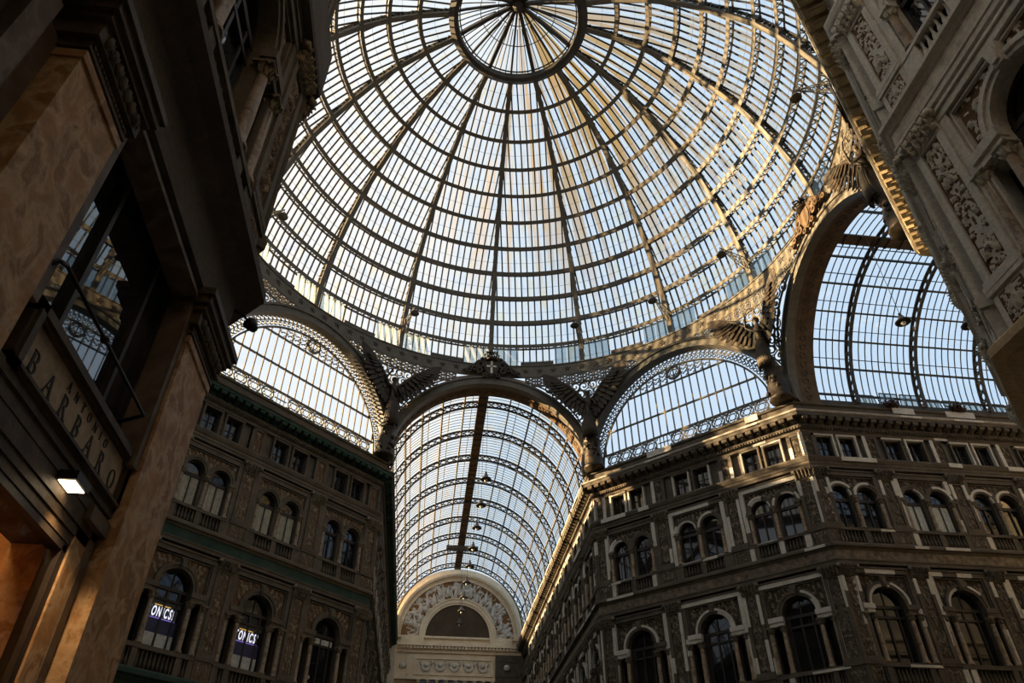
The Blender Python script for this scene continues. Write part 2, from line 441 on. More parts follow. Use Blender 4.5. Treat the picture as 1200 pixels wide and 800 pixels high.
    for f, m_, s_ in zip(mb.f, mb.m, mb.sm):
        c = sum((V(mb.v[i]) for i in f), V())/len(f); z = c.z+22.38-22.35
        if (c.x-.87)**2+z*z > .9**2 and (c.x+.87)**2+z*z > .9**2: keep.append((f, m_, s_))
    mb.f = [k[0] for k in keep]; mb.m = [k[1] for k in keep]; mb.sm = [k[2] for k in keep]
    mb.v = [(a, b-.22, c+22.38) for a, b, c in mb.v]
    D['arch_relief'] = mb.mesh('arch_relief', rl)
    # ---- attic windows
    mb = MB()
    for cs in (-.78, .78):
        for x in (cs-.62, cs+.62): mb.box(x-.06, x+.06, -.25, -.03, 25.0, 26.7, 1 if rnd.random() < p else 0)
        seg_bar(mb, 's', cs-.7, cs+.7, -.25, -.02, 26.66, 26.8, p, rnd)
        mb.box(cs-.72, cs+.72, -.25, .02, 24.96, 25.1, 1 if rnd.random() < p else 0)
    D['attic_window'] = mb.mesh('attic_window', st)
    mb = MB()
    for cs in (-.78, .78):
        F = -.5
        for x in (cs-.53, cs, cs+.53): mb.box(x-.04, x+.04, F, F+.1, 25.1, 26.66)
        mb.box(cs-.55, cs+.55, F, F+.1, 25.1, 25.18); mb.box(cs-.55, cs+.55, F, F+.1, 26.58, 26.66)
        mb.box(cs-.55, cs+.55, F, F+.06, 25.85, 25.89)
    D['attic_frame'] = mb.mesh('window_frame', ['wood_dark'])
    mb = MB()
    mb.box(-.55, .55, -.52, -.48, 25.1, 26.66); D['pane_attic'] = mb.mesh('pane', ['dark_glass'])
    mb = relief(.22, 1.3, seed, .05, .05); mb.v = [(a, b-.2, c+25.2) for a, b, c in mb.v]; D['strip_relief'] = mb.mesh('strip_relief', rl)
    # ---- balustrades
    def balus(z0, z1, half, gaps):
        mb = MB(); h = z1-z0
        mb.box(-half, half, -.22, -.02, z0, z0+.1); seg_bar(mb, 's', -half, half, -.26, .03, z1-.13, z1, p, rnd)
        for x in gaps: mb.box(x-.16, x+.16, -.24, .0, z0, z1-.12, 1 if rnd.random() < p*.5 else 0)
        for a, b in zip(gaps, gaps[1:]):
            n = max(2, int((b-a-.32)/.21))
            for k in range(n):
                x = a+.16+(b-a-.32)*(k+.5)/n
                mb.lathe([(.06, z0+.1), (.085, z0+.1+h*.25), (.035, z0+.1+h*.5), (.05, z1-.2), (.06, z1-.13)], (x, -.12, 0), 6, 0)
        mb.box(-half, half, -.26, -.235, z0, z1-.13, 2)  # dark sheet behind the balusters, standing in for the shade in their gaps
        return mb.mesh('balustrade', st+['wood_dark'])
    D['bal1'] = balus(11.3, 12.4, hw, [-hw+.16, -1.2, 1.2, hw-.16])
    D['bal2'] = balus(19.12, 20.1, hw, [-hw+.16, -1.6, 0, 1.6, hw-.16] if hw > 1.95 else [-hw+.16, 0, hw-.16])
    # ---- pilasters and their reliefs
    for key, z0, z1, zp in (('1', 12.5, 17.9, 11.3), ('2', 20.15, 24.2, 19.1)):
        mb = MB(); a = PW/2
        seg_bar(mb, 'z', z0+.25, z1-.75, -.25, 0, -a, -a+.2, p, rnd); seg_bar(mb, 'z', z0+.25, z1-.75, -.25, 0, a-.2, a, p, rnd)
        mb.box(-a, a, -.25, -.07, z0, z1-.6); mb.box(-a-.06, a+.06, -.25, .07, z0, z0+.14); mb.box(-a-.03, a+.03, -.25, .04, z0+.14, z0+.27)
        mb.box(-a, a, -.25, 0, z1-.78, z1-.68)
        mb.box(-a, a, -.25, .0, zp, z0-.12); mb.box(-a-.06, a+.06, -.25, .06, z0-.13, z0); mb.box(-a-.05, a+.05, -.25, .05, zp, zp+.12)
        mb.box(-a-.1, a+.1, -.25, .12, z1-.09, z1)
        D['pil'+key] = mb.mesh('pilaster', st)
        mb = relief(PW-.42, z1-z0-1.1, seed+2, .05, .11); mb.v = [(x, y-.06, z+z0+.29) for x, y, z in mb.v]; D['panel'+key] = mb.mesh('relief_panel', rl)
        mb = MB(); rr = random.Random(3)
        for k in range(5):
            for j in range(3):
                x = -a+a*2*(k+.5)/5; zz = z1-.66+.18*j; o = .03+.05*j
                mb.lathe([(.02, -.02), (.07, .02), (.085, .08), (.11, .14), (.075, .17), (.02, .18)], (x*(1+.06*j), o, zz), 10, 0); mb.tube([(x*(1+.06*j), o+.06, zz-.06), (x*(1+.06*j), o+.10, zz+.08), (x*(1+.06*j), o+.17, zz+.15), (x*(1+.06*j), o+.19, zz+.10)], [.02, .04, .035, .015], 6)
        mb.box(-a*.98, a*.98, -.25, .02, z1-.68, z1-.09)
        for sg in (-1, 1): mb.lathe([(.02, -.1), (.13, -.08), (.13, .08), (.02, .1)], (sg*(a+.03), .12, z1-.2), 8, 0, (EX, EZ, EY))
        D['cap'+key] = mb.mesh('capital', [pal[2]])
        mb = relief(PW-.3, z0-zp-.4, seed+4, .05, .07); mb.v = [(x, y+.005, z+zp+.17) for x, y, z in mb.v]; D['ped'+key] = mb.mesh('pedestal_relief', rl)
    mb = MB(); a = PW/2
    mb.box(-a, a, -.25, -.06, 24.96, 26.8)
    for sg in (-1, 1): seg_bar(mb, 'z', 24.96, 26.8, -.25, .0, *sorted((sg*a, sg*(a-.24))), p, rnd)
    mb.box(-a, a, -.25, .0, 24.96, 25.15); mb.box(-a, a, -.25, 0, 26.62, 26.8)
    D['pil3'] = mb.mesh('attic_pier', st)
    mb = relief(PW-.56, 1.35, seed+5, .05, .06); mb.v = [(x, y-.05, z+25.2) for x, y, z in mb.v]; D['panel3'] = mb.mesh('relief_panel', rl)
    return D

def leg_matrix(P, Q):
    t = (V(Q)-V(P)).normalized()
    return M(((t.x, -t.y, 0, P[0]), (t.y, t.x, 0, P[1]), (0, 0, 1, 0), (0, 0, 0, 1)))
def wall_leg(L, bays, storeys, ground, sb=.18):
    """masonry of one wall, local frame, with the window openings left out"""
    mb = MB(); B0, B1 = -.85, -.25
    bs = sorted(bays)
    def storey(z0, z1, opens):    # opens: (centre, r, sill, spring, arched)
        nonlocal B1
        opens = sorted(opens); x = 0.
        for (c, r, zs, zp, ar) in opens:
            mb.box(x, c-r, B0, B1, z0, z1)
            if zs > z0: mb.box(c-r, c+r, B0, B1, z0, zs)
            if ar: arch_fill(mb, c-r, c+r, z1, c, r, zp, B0, B1)
            else: mb.box(c-r, c+r, B0, B1, zp, z1)
            x = c+r
        mb.box(x, L, B0, B1, z0, z1)
    if 1 in storeys:
        op = []
        for b, hw in bs: op.append((b, 1.0, 12.5, 15.65, True)); op += [(b+sg*((1.2+hw-.3)/2), (hw-.3-1.2)/2, 12.5, 15.1, False) for sg in (-1, 1)]
        storey(11.3, 17.9, op)
    if 2 in storeys: storey(19.0, 24.3, [(b+e, .62, 20.15, 22.35, True) for b, hw in bs for e in (-.87, .87)])
    if 3 in storeys: B1 = -.25-sb; storey(24.3, 26.9, [(b+e, .57, 25.1, 26.66, False) for b, hw in bs for e in (-.78, .78)])
    B1 = -.25; mb.box(0, L, B0, B1, 17.9, 19.0); mb.box(0, L, B0-.3, B0, 19.0, 28.9)
    if ground: mb.box(0, L, B0, B1, 0, 11.3)
    return mb
def building(name, label, root_xy, path, legs, pal, mats, sb=.18):
    """legs: list of dicts per wall: bays [(s,hw,variant)], pils [s], storeys, ground"""
    root = thing(name, label, 'building', (*root_xy, 0))
    st, pale, frz, trim = mats
    T0 = M.Translation(-V((*root_xy, 0)))
    for li, lg in enumerate(legs):
        P, Q = path[li], path[li+1]; L = (V(Q)-V(P)).length; F = T0 @ leg_matrix(P, Q)
        mb = wall_leg(L, [(b[0], b[1]) for b in lg['bays']], lg['st'], lg.get('ground', True), sb)
        me = mb.mesh('wall', [st]); inst('wall', me, root, F)
        for (s, hw, D, opt) in lg['bays']:
            A = F @ M.Translation((s, 0, 0)); I = M.Identity(4)
            if 1 in lg['st']:
                w = inst('arched_window', D['arched_window'], root, A)
                xs = [-(hw-.18), -1.1, 1.1, hw-.18]
                for x in xs: inst('column', D['column'], w, M.Translation((x, -.16, 0)))
                inst('door_frame', D['door_frame'], w, I); inst('pane', D['pane_tall'], w, I); inst('side_pane', D['side_pane'], w, I); inst('side_pane', D['side_pane'], w, M.Translation((-.9-hw, 0, 0)))
                inst('spandrel_relief', D['spandrel_relief'], w, I)
                if 'extra' in opt: opt['extra'](w)
                inst('balustrade', D['bal1'], root, A)
            if 2 in lg['st']:
                w = inst('twin_window', D['twin_window'], root, A)
                for x in (-1.62, 0, 1.62): inst('colonnette', D['colonnette'], w, M.Translation((x, -.14, 0)))
                for x in (-.87, .87):
                    inst('window_frame', D['window_frame'], w, M.Translation((x, 0, 0))); inst('pane', D['pane_twin'], w, M.Translation((x, 0, 0)))
                    if opt.get('curtain'): inst('curtain', D[opt['curtain']], w, M.Translation((x, 0, 0)))
                inst('arch_relief', D['arch_relief'], w, I)
                inst('balustrade', D['bal2'], root, A)
            if 3 in lg['st']:
                w = inst('attic_window', D['attic_window'], root, A @ M.Translation((0, -sb, 0)))
                inst('window_frame', D['attic_frame'], w, I)
                for x in (-.78, .78): inst('pane', D['pane_attic'], w, M.Translation((x, 0, 0)))
                inst('strip_relief', D['strip_relief'], w, I)
        for (s, D) in lg['pils']:
            A = F @ M.Translation((s, 0, 0)); I = M.Identity(4)
            for key in ('1', '2'):
                if int(key) not in lg['st']: continue
                w = inst('pilaster', D['pil'+key], root, A)
                inst('relief_panel', D['panel'+key], w, I); inst('capital', D['cap'+key], w, I); inst('pedestal_relief', D['ped'+key], w, I)
            if 3 in lg['st']:
                w = inst('attic_pier', D['pil3'], root, A @ M.Translation((0, -sb, 0))); inst('relief_panel', D['panel3'], w, I)
    return root
def mouldings(root, path, mats, legs_on, zs=('1', '2', '3', 'c'), ledge1=.3, seed=1, p=.0, sb=.18, modil=None):
    """continuous ledges of a building: entablatures, string course, main cornice"""
    st, pale, frz, trim = mats; rnd = random.Random(seed); modcount = [0]; flip = {0: True}
    if '1' in zs:
        mb = MB(); sweep(mb, path, [(-.6, 9.6), (-.06, 9.6), (-.06, 9.8), (-.14, 9.85), (-.14, 10.75), (-.05, 10.82), (.06, 10.95), (ledge1, 11.02), (ledge1, 11.22), (ledge1-.1, 11.32), (-.6, 11.32)])
        obj('lower_ledge', mb, [trim], root)
    if '2' in zs:
        mb = MB(); sweep(mb, path, [(-.5, 17.88), (.02, 17.88), (.02, 18.05), (.06, 18.08), (.06, 18.16), (-.03, 18.2), (-.03, 18.7), (.02, 18.74), (.08, 18.84), (.2, 18.9), (.2, 19.04), (.14, 19.12), (-.5, 19.12)], mis=[0, 0, 0, 0, 0, 1, 1, 0, 0, 0, 0, 0, 0])
        obj('middle_ledge', mb, [st, frz], root)
    if '3' in zs:
        mb = MB(); sweep(mb, path, [(-.5, 24.2), (.0, 24.2), (.0, 24.36), (.04, 24.4), (.04, 24.56), (.10, 24.62), (.18, 24.8), (.18, 24.9), (.06, 24.96), (-.7, 24.98)])
        obj('string_course', mb, [st], root)
    if 'c' in zs:
        mb = MB(); sweep(mb, path, [(-.8, 26.8), (.02-sb, 26.8), (.02-sb, 26.98), (.1-sb, 27.02), (.1-sb, 27.2), (.22-sb, 27.24), (.22-sb, 27.32), (.18-sb, 27.36), (.18-sb, 27.66), (.62, 27.68), (.62, 27.9), (.70, 27.94), (.72, 28.06), (.6, 28.1), (-.5, 28.16)],
                         mis=[0]*6+[1, 1, 1, 1, 2, 2, 2, 0, 0])
        obj('cornice', mb, [st, trim, 'corona_pale' if p > 0 else st], root)
        mb = MB(); sweep(mb, path, [(-.8, 28.1), (.2, 28.1), (.2, 28.3), (.12, 28.34), (.12, 28.75), (.24, 28.8), (.24, 28.95), (-.8, 29.0)])
        obj('parapet', mb, [st], root)
        for li in sorted(legs_on, key=lambda q: q != 1):
            P, Q = V(path[li]), V(path[li+1]); L = (Q-P).length; Fm = leg_matrix(P, Q)
            n = int(L/.58); mm = MB()
            mm.prism([(.18-sb, 27.36), (.30-sb, 27.34), (.30, 27.44), (.54, 27.46), (.60, 27.55), (.58, 27.68), (.18-sb, 27.68)], -.19, .19, ((0, 0, 0), EY, EZ, EX))
            mm.prism([(.32-sb, 27.31), (.34, 27.40), (.34, 27.50), (.32-sb, 27.46)], -.08, .08, ((0, 0, 0), EY, EZ, EX))
            me = mm.mesh('modillion', [modil or trim]); rest = MB()
            order = range(n) if not flip.get(li) else range(n-1, -1, -1)
            for q, i in enumerate(order):
                A = M.Translation((-root.location.x, -root.location.y, 0)) @ Fm @ M.Translation(((i+.5)*L/n, 0, 0))
                if modcount[0] < 100: inst('modillion', me, root, A); modcount[0] += 1
                else: rest.add([tuple(Fm @ V(((i+.5)*L/n+v[0], v[1], v[2]))) for v in mm.v], mm.f)
            if rest.v: obj('modillion', rest, [modil or trim], root)['kind'] = 'stuff'
            n = int(L/.2); poly = []
            for i in range(n):
                x0, x1 = i*L/n, (i+1)*L/n; poly += [(x0, 27.19), (x0+.05, 27.19), (x0+.05, 27.05), (x1-.03, 27.05), (x1-.03, 27.19)]
            poly += [(L, 27.24), (0, 27.24)]
            dn = MB(); dn.prism(poly[::-1], .08-sb, .21-sb, ((0, 0, 0), EX, EZ, EY)); run = 0
            dn.v = [tuple(Fm @ V(x)) for x in dn.v]; obj('dentil_row', dn, [st], root)
            # repaired stones in the cornice edge and parapet
            if p > 0:
                s = .4
                def stone_(x0, x1, d0, d1, z0, z1):
                    pb = MB(); pb.box(x0, x1, d0, d1, z0, z1); pb.v = [tuple(Fm @ V(x)) for x in pb.v]; obj('repaired_stone', pb, [pale], root)
                while s < min(L-2, 34):
                    w = rnd.uniform(.8, 2.6); k = rnd.random()
                    if k < .40: stone_(s, s+w, .55, .735, 27.9, 28.05)
                    if k < .30: stone_(s, s+w, .1, .255, 28.5, 28.97)
                    elif k > .75: stone_(s, s+w, .1, .195, 24.62, 24.915)
                    if rnd.random() < .45: stone_(s, s+w, .05, .215, 18.895, 19.06)
                    if rnd.random() < .3: stone_(s, s+w, -.2-sb, .03-sb, 26.8, 26.985)
                    s += w+rnd.uniform(.1, 1.2)

# ------------------------------------------------------------------ palazzi
HW = (5.2-PW)/2-.02; HWE = (4.75-PW)/2-.02
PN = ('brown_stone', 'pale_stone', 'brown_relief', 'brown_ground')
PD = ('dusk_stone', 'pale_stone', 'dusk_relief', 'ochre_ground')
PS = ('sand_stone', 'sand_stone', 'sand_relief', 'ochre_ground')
ne = [make_modules(PN, HW, .55, 11+i) for i in range(3)]
nn = [make_modules(PN, HWE, .35, 31+i) for i in range(2)]
nw = make_modules(PD, HW, 0, 51); nwn = make_modules(PD, HWE, 0, 52)
se = make_modules(PS, HW, 0, 61)
def rot(k, pts):
    for _ in range(k): pts = [(-y, x) for x, y in pts]
    return pts
BASE = [(EARM, AW), (CV, AW), (AW, CV), (AW, FARM)]
LE = EARM-CV; DL = (CV-AW)*S2; LN = FARM-CV
diag_bays = [2.93, 8.17, 13.4]; diag_pil = [.57, 5.55, 10.79, DL-.57]
# north-east
eb = [LE-2.42-4.75*i for i in range(5)]; ep = [LE-.45]+[LE-4.8-4.75*i for i in range(5)]
nb = [2.5+4.65*i for i in range(8)]; npl = [.45]+[4.83+4.65*i for i in range(8)]
legsNE = [dict(bays=[(s, HWE, nn[i % 2], dict(curtain='blind' if i == 1 else None)) for i, s in enumerate(eb)], pils=[(s, nn[0]) for s in ep], st=(1, 2, 3)),
          dict(bays=[(s, HW, ne[i % 3], {}) for i, s in enumerate(diag_bays)], pils=[(s, ne[(i+1) % 3]) for i, s in enumerate(diag_pil)], st=(1, 2, 3)),
          dict(bays=[(s, HWE, nn[(i+1) % 2], {}) for i, s in enumerate(nb)], pils=[(s, nn[1]) for s in npl], st=(1, 2, 3))]
MNE = ('brown_stone', 'pale_stone', 'brown_relief', 'brown_stone')
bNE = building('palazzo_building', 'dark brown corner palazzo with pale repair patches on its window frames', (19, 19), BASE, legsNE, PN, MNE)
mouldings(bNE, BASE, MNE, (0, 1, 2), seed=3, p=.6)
# north-west: lettering behind two of the first-floor windows
def lit_sign(shift, seed):
    def f(w):
        F = -.585
        def pn(name, z0, z1, mat, x0=-.86, x1=.86):
            mb = MB(); mb.box(x0, x1, F, F+.01, z0, z1); inst(name, mb.mesh(name, [mat]), w, M.Identity(4))
        pn('display_base', 12.6, 13.3, 'blind_white'); pn('display_panel', 13.3, 14.0, 'navy_panel'); pn('display_panel', 14.72, 14.95, 'plate_grey')
        pn('amber_strip', 14.66, 14.72, 'sign_amber', -.3, .62); pn('violet_strip', 14.01, 14.06, 'sign_violet', -.7, .7)
        gl = []
        for ch in 'TONICS!':
            cu = bpy.data.curves.new('glyph', 'FONT'); cu.body = ch; cu.size = .70; cu.extrude = .004; cu.offset = .016; cu.shear = .15
            tmp = bpy.data.objects.new('glyph', cu); me = bpy.data.meshes.new_from_object(tmp); bpy.data.objects.remove(tmp)
            xs = [v.co.x for v in me.vertices]; me.materials.clear(); me.materials.append(MATS['sign_glow']); gl.append((me, min(xs), max(xs)-min(xs)))
        gap = .05; k = (1.5-gap*6)/sum(g[2] for g in gl); x = .93-shift
        for me, x0, wd_ in gl:     # local +s runs to the viewer's left, so text runs along -s
            inst('lit_letter', me, w, M.Translation((x+x0*k, F+.02, 14.12)) @ M(((-k, 0, 0, 0), (0, 0, 1, 0), (0, 1.0, 0, 0), (0, 0, 0, 1))))
            x -= wd_*k+gap
    return f
def plaque(w):
    mb = MB(); mb.box(-.8, .55, -.56, -.545, 15.1, 15.42); inst('plaque', mb.mesh('plaque', ['blind_white']), w, M.Identity(4))
    mb = MB(); mb.lathe([(.12, 0), (.12, .015)], (.62, -.56, 13.1), 16, 0, (EX, EZ, EY)); inst('round_notice', mb.mesh('round_notice', ['blind_white']), w, M.Identity(4))
pNW = rot(1, BASE); pNW[0] = (-AW, FARM)
LNn = FARM-CV
legsNW = [dict(bays=[(LNn-2.5-4.65*i, HWE, nwn, {}) for i in range(8)], pils=[(LNn-.45, nwn)]+[(LNn-4.83-4.65*i, nwn) for i in range(8)], st=(1, 2, 3)),
          dict(bays=[(diag_bays[0], HW, nw, dict(extra=plaque)), (diag_bays[1], HW, nw, dict(curtain='curtain', extra=lit_sign(.1, 1))), (diag_bays[2], HW, nw, dict(curtain='curtain', extra=lit_sign(0, 2)))],
               pils=[(s, nw) for s in diag_pil], st=(1, 2, 3)),
          dict(bays=[(2.42+4.75*i, HWE, nwn, {}) for i in range(3)], pils=[(.45, nwn)]+[(4.8+4.75*i, nwn) for i in range(3)], st=(1, 2, 3))]
MNW = ('dusk_stone', 'pale_stone', 'green_trim', 'green_trim')
pNW[3] = (-EARM, AW)
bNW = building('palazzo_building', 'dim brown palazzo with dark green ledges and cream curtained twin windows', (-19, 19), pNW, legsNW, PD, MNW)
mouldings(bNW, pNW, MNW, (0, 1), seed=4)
# south-east (near, right)
pSE = rot(3, BASE); pSE[0] = (AW, -EARM)
LS = EARM-CV
legsSE = [dict(bays=[(LS-3.47-5.2*i, HW, se, {}) for i in range(2)], pils=[(LS-.88, se), (LS-6.07, se), (LS-11.27, se)], st=(1, 2, 3)),
          dict(bays=[(s, HW, se, {}) for s in diag_bays], pils=[(s, se) for s in diag_pil], st=(1, 2, 3)),
          dict(bays=[], pils=[], st=(1, 2, 3))]
pSE[3] = (EARM, -AW)
MSE = ('sand_stone', 'sand_stone', 'sand_relief', 'sand_stone')
bSE = building('palazzo_building', 'sandy grey carved palazzo close to the viewer under a sunlit golden bracketed cornice', (19, -19), pSE, legsSE, PS, MSE, sb=.45)
mouldings(bSE, pSE, ('sand_stone', 'sand_stone', 'sand_relief', 'sunlit_sand'), (0, 1), seed=5, modil='sunlit_sand', sb=.45)
# south-west (near, left): ground storey is the shop front
pSW = rot(2, BASE); pSW[0] = (-EARM, -AW); pSW[3] = (-AW, -EARM)
sw = make_modules(PD, HW, 0, 71)
legsSW = [dict(bays=[], pils=[], st=(1, 2, 3)), dict(bays=[], pils=[(diag_pil[-1], sw), (diag_pil[-2], sw)], st=(1, 2, 3)),
          dict(bays=[(3.47, HW, sw, {}), (8.67, HW, sw, {})], pils=[(.88, sw), (6.07, sw)], st=(1, 2, 3), ground=False)]
MSW = ('dusk_stone', 'pale_stone', 'dusk_stone', 'marble_dark')
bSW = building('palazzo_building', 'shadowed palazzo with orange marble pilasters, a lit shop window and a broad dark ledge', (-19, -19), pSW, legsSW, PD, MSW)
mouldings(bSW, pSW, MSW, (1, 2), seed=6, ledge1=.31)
mb = MB(); sweep(mb, pSW[1:], [(-.15, 17.98), (.22, 17.98), (.25, 18.1), (.25, 19.9), (.2, 20.08), (-.15, 20.08)]); obj('ledge_casing', mb, ['marble_dark'], bSW)

def ybox(mb, x0, x1, y0, y1, z0, z1, mi=0): mb.box(x0, x1, y0, y1, z0, z1, mi)
# ---- shop front of the left palazzo, in world coordinates (faces +x)
XP = -8.0
def marble_pilaster(y0, y1, top, n=''):
    mb = MB(); mb.box(XP-.9, XP, y0, y1, 0, top)
    mb.box(XP-.9, XP+.03, y0-.02, y1+.02, top-.16, top-.04)
    p = obj('marble_pilaster', mb, ['marble_orange'], bSW)
    mb = MB(); a = .10
    for k, (h, e) in enumerate(((.06, .04), (.10, .02), (.26, .10), (.10, .16), (.14, .22), (.12, .27))):
        mb.box(XP-.9, XP+e, y0-e, y1+e, top+a-.1, top+a-.1+h); a += h
    n = int((y1-y0)/.16)
    for i in range(n):      # egg and dart
        y = y0+(i+.5)*(y1-y0)/n
        mb.lathe([(.01, -.11), (.05, -.08), (.062, 0), (.045, .08), (.02, .11)], (XP+.10, y, top+.29), 8, 0)
        mb.lathe([(.004, -.1), (.016, 0), (.012, .1)], (XP+.12, y+.08, top+.29), 5, 0)
    for i in range(int((y1-y0)/.07)):
        mb.box(XP, XP+.055, y0+i*.07, y0+i*.07+.04, top+.06, top+.10)
    obj('capital', mb, ['capital_brown'], p)
    return p
marble_pilaster(-25.78, -24.65, 8.82); marble_pilaster(-20.98, -19.6, 8.82)
mb = MB(); mb.box(-8.9, -8.3, -26.9, -25.78, 0, 8.9); mb.box(-8.9, -8.12, -26.5, -26.2, 0, 8.9); obj('pier', mb, ['marble_grey'], bSW)
mb = MB(); mb.box(-8.9, -8.05, -24.65, -24.45, 6.4, 9.62); mb.box(-8.9, -8.05, -21.15, -20.98, 6.4, 9.62)
mb.box(-9.0, -8.05, -24.65, -20.98, 9.5, 9.7); mb.box(-8.9, -8.0, -24.65, -20.98, 9.42, 9.5)
obj('window_jamb', mb, ['marble_grey'], bSW)
mb = MB(); mb.box(-9.2, -8.95, -46, -19.8, 6.1, 11.0); mb.box(-9.2, -8.95, -21.2, -19.8, 0, 6.1); mb.box(-9.2, -8.95, -46, -26.5, 0, 6.1); mb.box(-9.1, -8.0, -46, -26.9, 0, 9.6); mb.box(-20.0, -9.0, -19.9, -19.6, 0, .2)
P1, P2 = V((-7.99, -19.5)), V((-19.6, -7.9))
obj('inner_wall', mb, ['marble_dark'], bSW)
mb = MB(); q = [(-8.02, -19.62), (-8.9, -19.62), (-20.4, -8.1), (-19.55, -8.1)]
mb.prism(q, 0, 9.62, ((0, 0, 0), EX, EY, EZ)); obj('diagonal_wall', mb, ['marble_grey'], bSW)
# mezzanine window
GX = -8.5
mb = MB()
for y in (-24.45, -23.4, -21.85, -21.17): mb.box(GX-.02, GX+.09, y-.045, y+.045, 6.6, 9.5)
mb.box(GX-.02, GX+.1, -24.45, -21.15, 6.5, 6.62); mb.box(GX-.02, GX+.1, -24.45, -21.15, 9.42, 9.5)
wn = obj('mezzanine_window', mb, ['wood_dark'], bSW)
mb = MB(); mb.box(GX-.03, GX, -24.45, -21.15, 6.6, 9.5); obj('pane', mb, ['mirror_glass'], wn)
# lintel fasciae under the sign
mb = MB()
for x1, z0, z1 in ((-8.16, 5.70, 5.82), (-8.19, 5.54, 5.70), (-8.20, 5.32, 5.54), (-8.22, 5.2, 5.32), (-8.24, 5.08, 5.2)): mb.box(-8.9, x1, -24.65, -20.98, z0, z1)
mb.box(-8.9, -8.38, -24.65, -20.98, 6.4, 6.58)
obj('lintel', mb, ['capital_brown'], bSW)
mb = MB(); mb.box(-8.9, -8.22, -21.58, -21.2, 0, 5.5); obj('jamb', mb, ['marble_orange'], bSW)
mb = MB(); mb.box(-8.9, -8.2, -21.22, -21.06, 0, 5.45); mb.box(-8.9, -8.12, -21.6, -20.98, 5.42, 5.6); obj('jamb', mb, ['marble_grey'], bSW)
mb = MB(); mb.box(-8.42, -8.25, -24.65, -21.58, 4.98, 5.1); mb.box(-8.42, -8.25, -21.7, -21.58, 0, 5.05); mb.box(-8.42, -8.25, -24.65, -24.5, 0, 5.05)
sf = obj('shop_window', mb, ['wood_dark'], bSW)
mb = MB(); mb.add([(-8.32, -24.6, .5), (-8.32, -21.68, .5), (-8.32, -21.68, 5.0), (-8.32, -24.6, 5.0)], [(0, 1, 2, 3)]); obj('pane', mb, ['shop_glass'], sf)
mb = MB(); mb.box(-10.1, -10.0, -26.5, -21.2, 0, 6.1); mb.box(-10.1, -8.9, -21.4, -21.25, 0, 6.1); mb.box(-10.1, -8.9, -26.6, -26.5, 0, 6.1); mb.box(-10.1, -8.9, -26.5, -21.2, 6.0, 6.1)
for z in (4.4, 5.2): mb.box(-10.0, -9.94, -26.5, -21.4, z, z+.06)
for y in (-25.6, -24.6, -23.6, -22.6): mb.box(-10.0, -9.95, y, y+.3, 4.5, 5.15)
obj('shop_interior', mb, ['shop_wall'], bSW)

# ---- sign board with carved lettering
def letter(ch):
    """list of polygons, cap height 1, serif capitals; returns (polys, width)"""
    P = []; th, tn, se_ = .15, .06, .05
    def stem(x, y0=0, y1=1, w=th): P.append([(x, y0), (x+w, y0), (x+w, y1), (x, y1)])
    def serif(x, w, y): P.append([(x-.07, y), (x+w+.07, y), (x+w+.07, y+se_), (x-.07, y+se_)])
    def diag(x0, y0, x1, y1, w): P.append([(x0, y0), (x0+w, y0), (x1+w, y1), (x1, y1)])
    def bowl(cx, cy, rx, ry, t, a0, a1, n=10):
        for i in range(n):
            a, b = a0+(a1-a0)*i/n, a0+(a1-a0)*(i+1)/n
            def pt(q, inner):
                k = (tn+(t-tn)*abs(cos(q))) if inner else 0
                return (cx+(rx-k)*cos(q), cy+(ry-tn*(1 if inner else 0))*sin(q))
            P.append([pt(a, 0), pt(b, 0), pt(b, 1), pt(a, 1)])
    if ch in 'BR':
        stem(.08); serif(.08, th, 0); serif(.08, th, 1-se_)
        P.append([(.08, 1-tn), (.34, 1-tn), (.34, 1), (.08, 1)]); P.append([(.08, .5-tn/2), (.34, .5-tn/2), (.34, .5+tn/2), (.08, .5+tn/2)])
        bowl(.32, .75, .27, .25, th, -pi/2, pi/2)
        if ch == 'B':
            P.append([(.08, 0), (.36, 0), (.36, tn), (.08, tn)]); bowl(.34, .26, .31, .27, th, -pi/2, pi/2); return P, .72
        diag(.60, 0, .32, .48, th); serif(.60, th, 0); return P, .82
    if ch == 'A':
        diag(.05, 0, .36, 1, tn); diag(.62, 0, .33, 1, th); P.append([(.16, .34), (.6, .34), (.6, .34+tn), (.16, .34+tn)]); serif(.05, tn, 0); serif(.62, th, 0); return P, .86
    if ch == 'O': bowl(.42, .5, .40, .52, th, 0, 2*pi, 24); return P, .86
    if ch == 'N':
        stem(.08, w=tn); diag(.62, 0, .08, 1, th); stem(.72, w=tn); serif(.08, tn, 0); serif(.08, tn, 1-se_); serif(.72, tn, 1-se_); return P, .9
    if ch == 'T':
        stem(.30); serif(.30, th, 0); P.append([(.02, 1-tn), (.73, 1-tn), (.73, 1), (.02, 1)])
        for x in (.02, .69): P.append([(x, .84), (x+.04, .84), (x+.04, 1), (x, 1)])
        return P, .76
    if ch == 'I': stem(.1); serif(.1, th, 0); serif(.1, th, 1-se_); return P, .36
def word(text, y0, y1, z, h, x):
    ls = [letter(c) for c in text]; tot = sum(w for _, w in ls)
    gap = ((y1-y0)-tot*h)/(len(ls)-1); out = []; y = y0
    for (P, w), c in zip(ls, text):
        mb = MB()
        for q in P: mb.prism([(y+a*h, z+b*h) for a, b in q], 0, .012, ((x, 0, 0), EY, EZ, EX))
        out.append(mb); y += w*h+gap
    return out
SX = -8.2
sg = thing('shop_sign', 'framed cream sign board with carved dark capitals above the lit shop window', 'sign', (SX, -22.5, 6.2))
mb = MB(); mb.box(SX-.5, SX, -24.12, -20.98, 5.9, 6.5); obj('board', mb, ['sign_panel'], sg)
mb = MB()
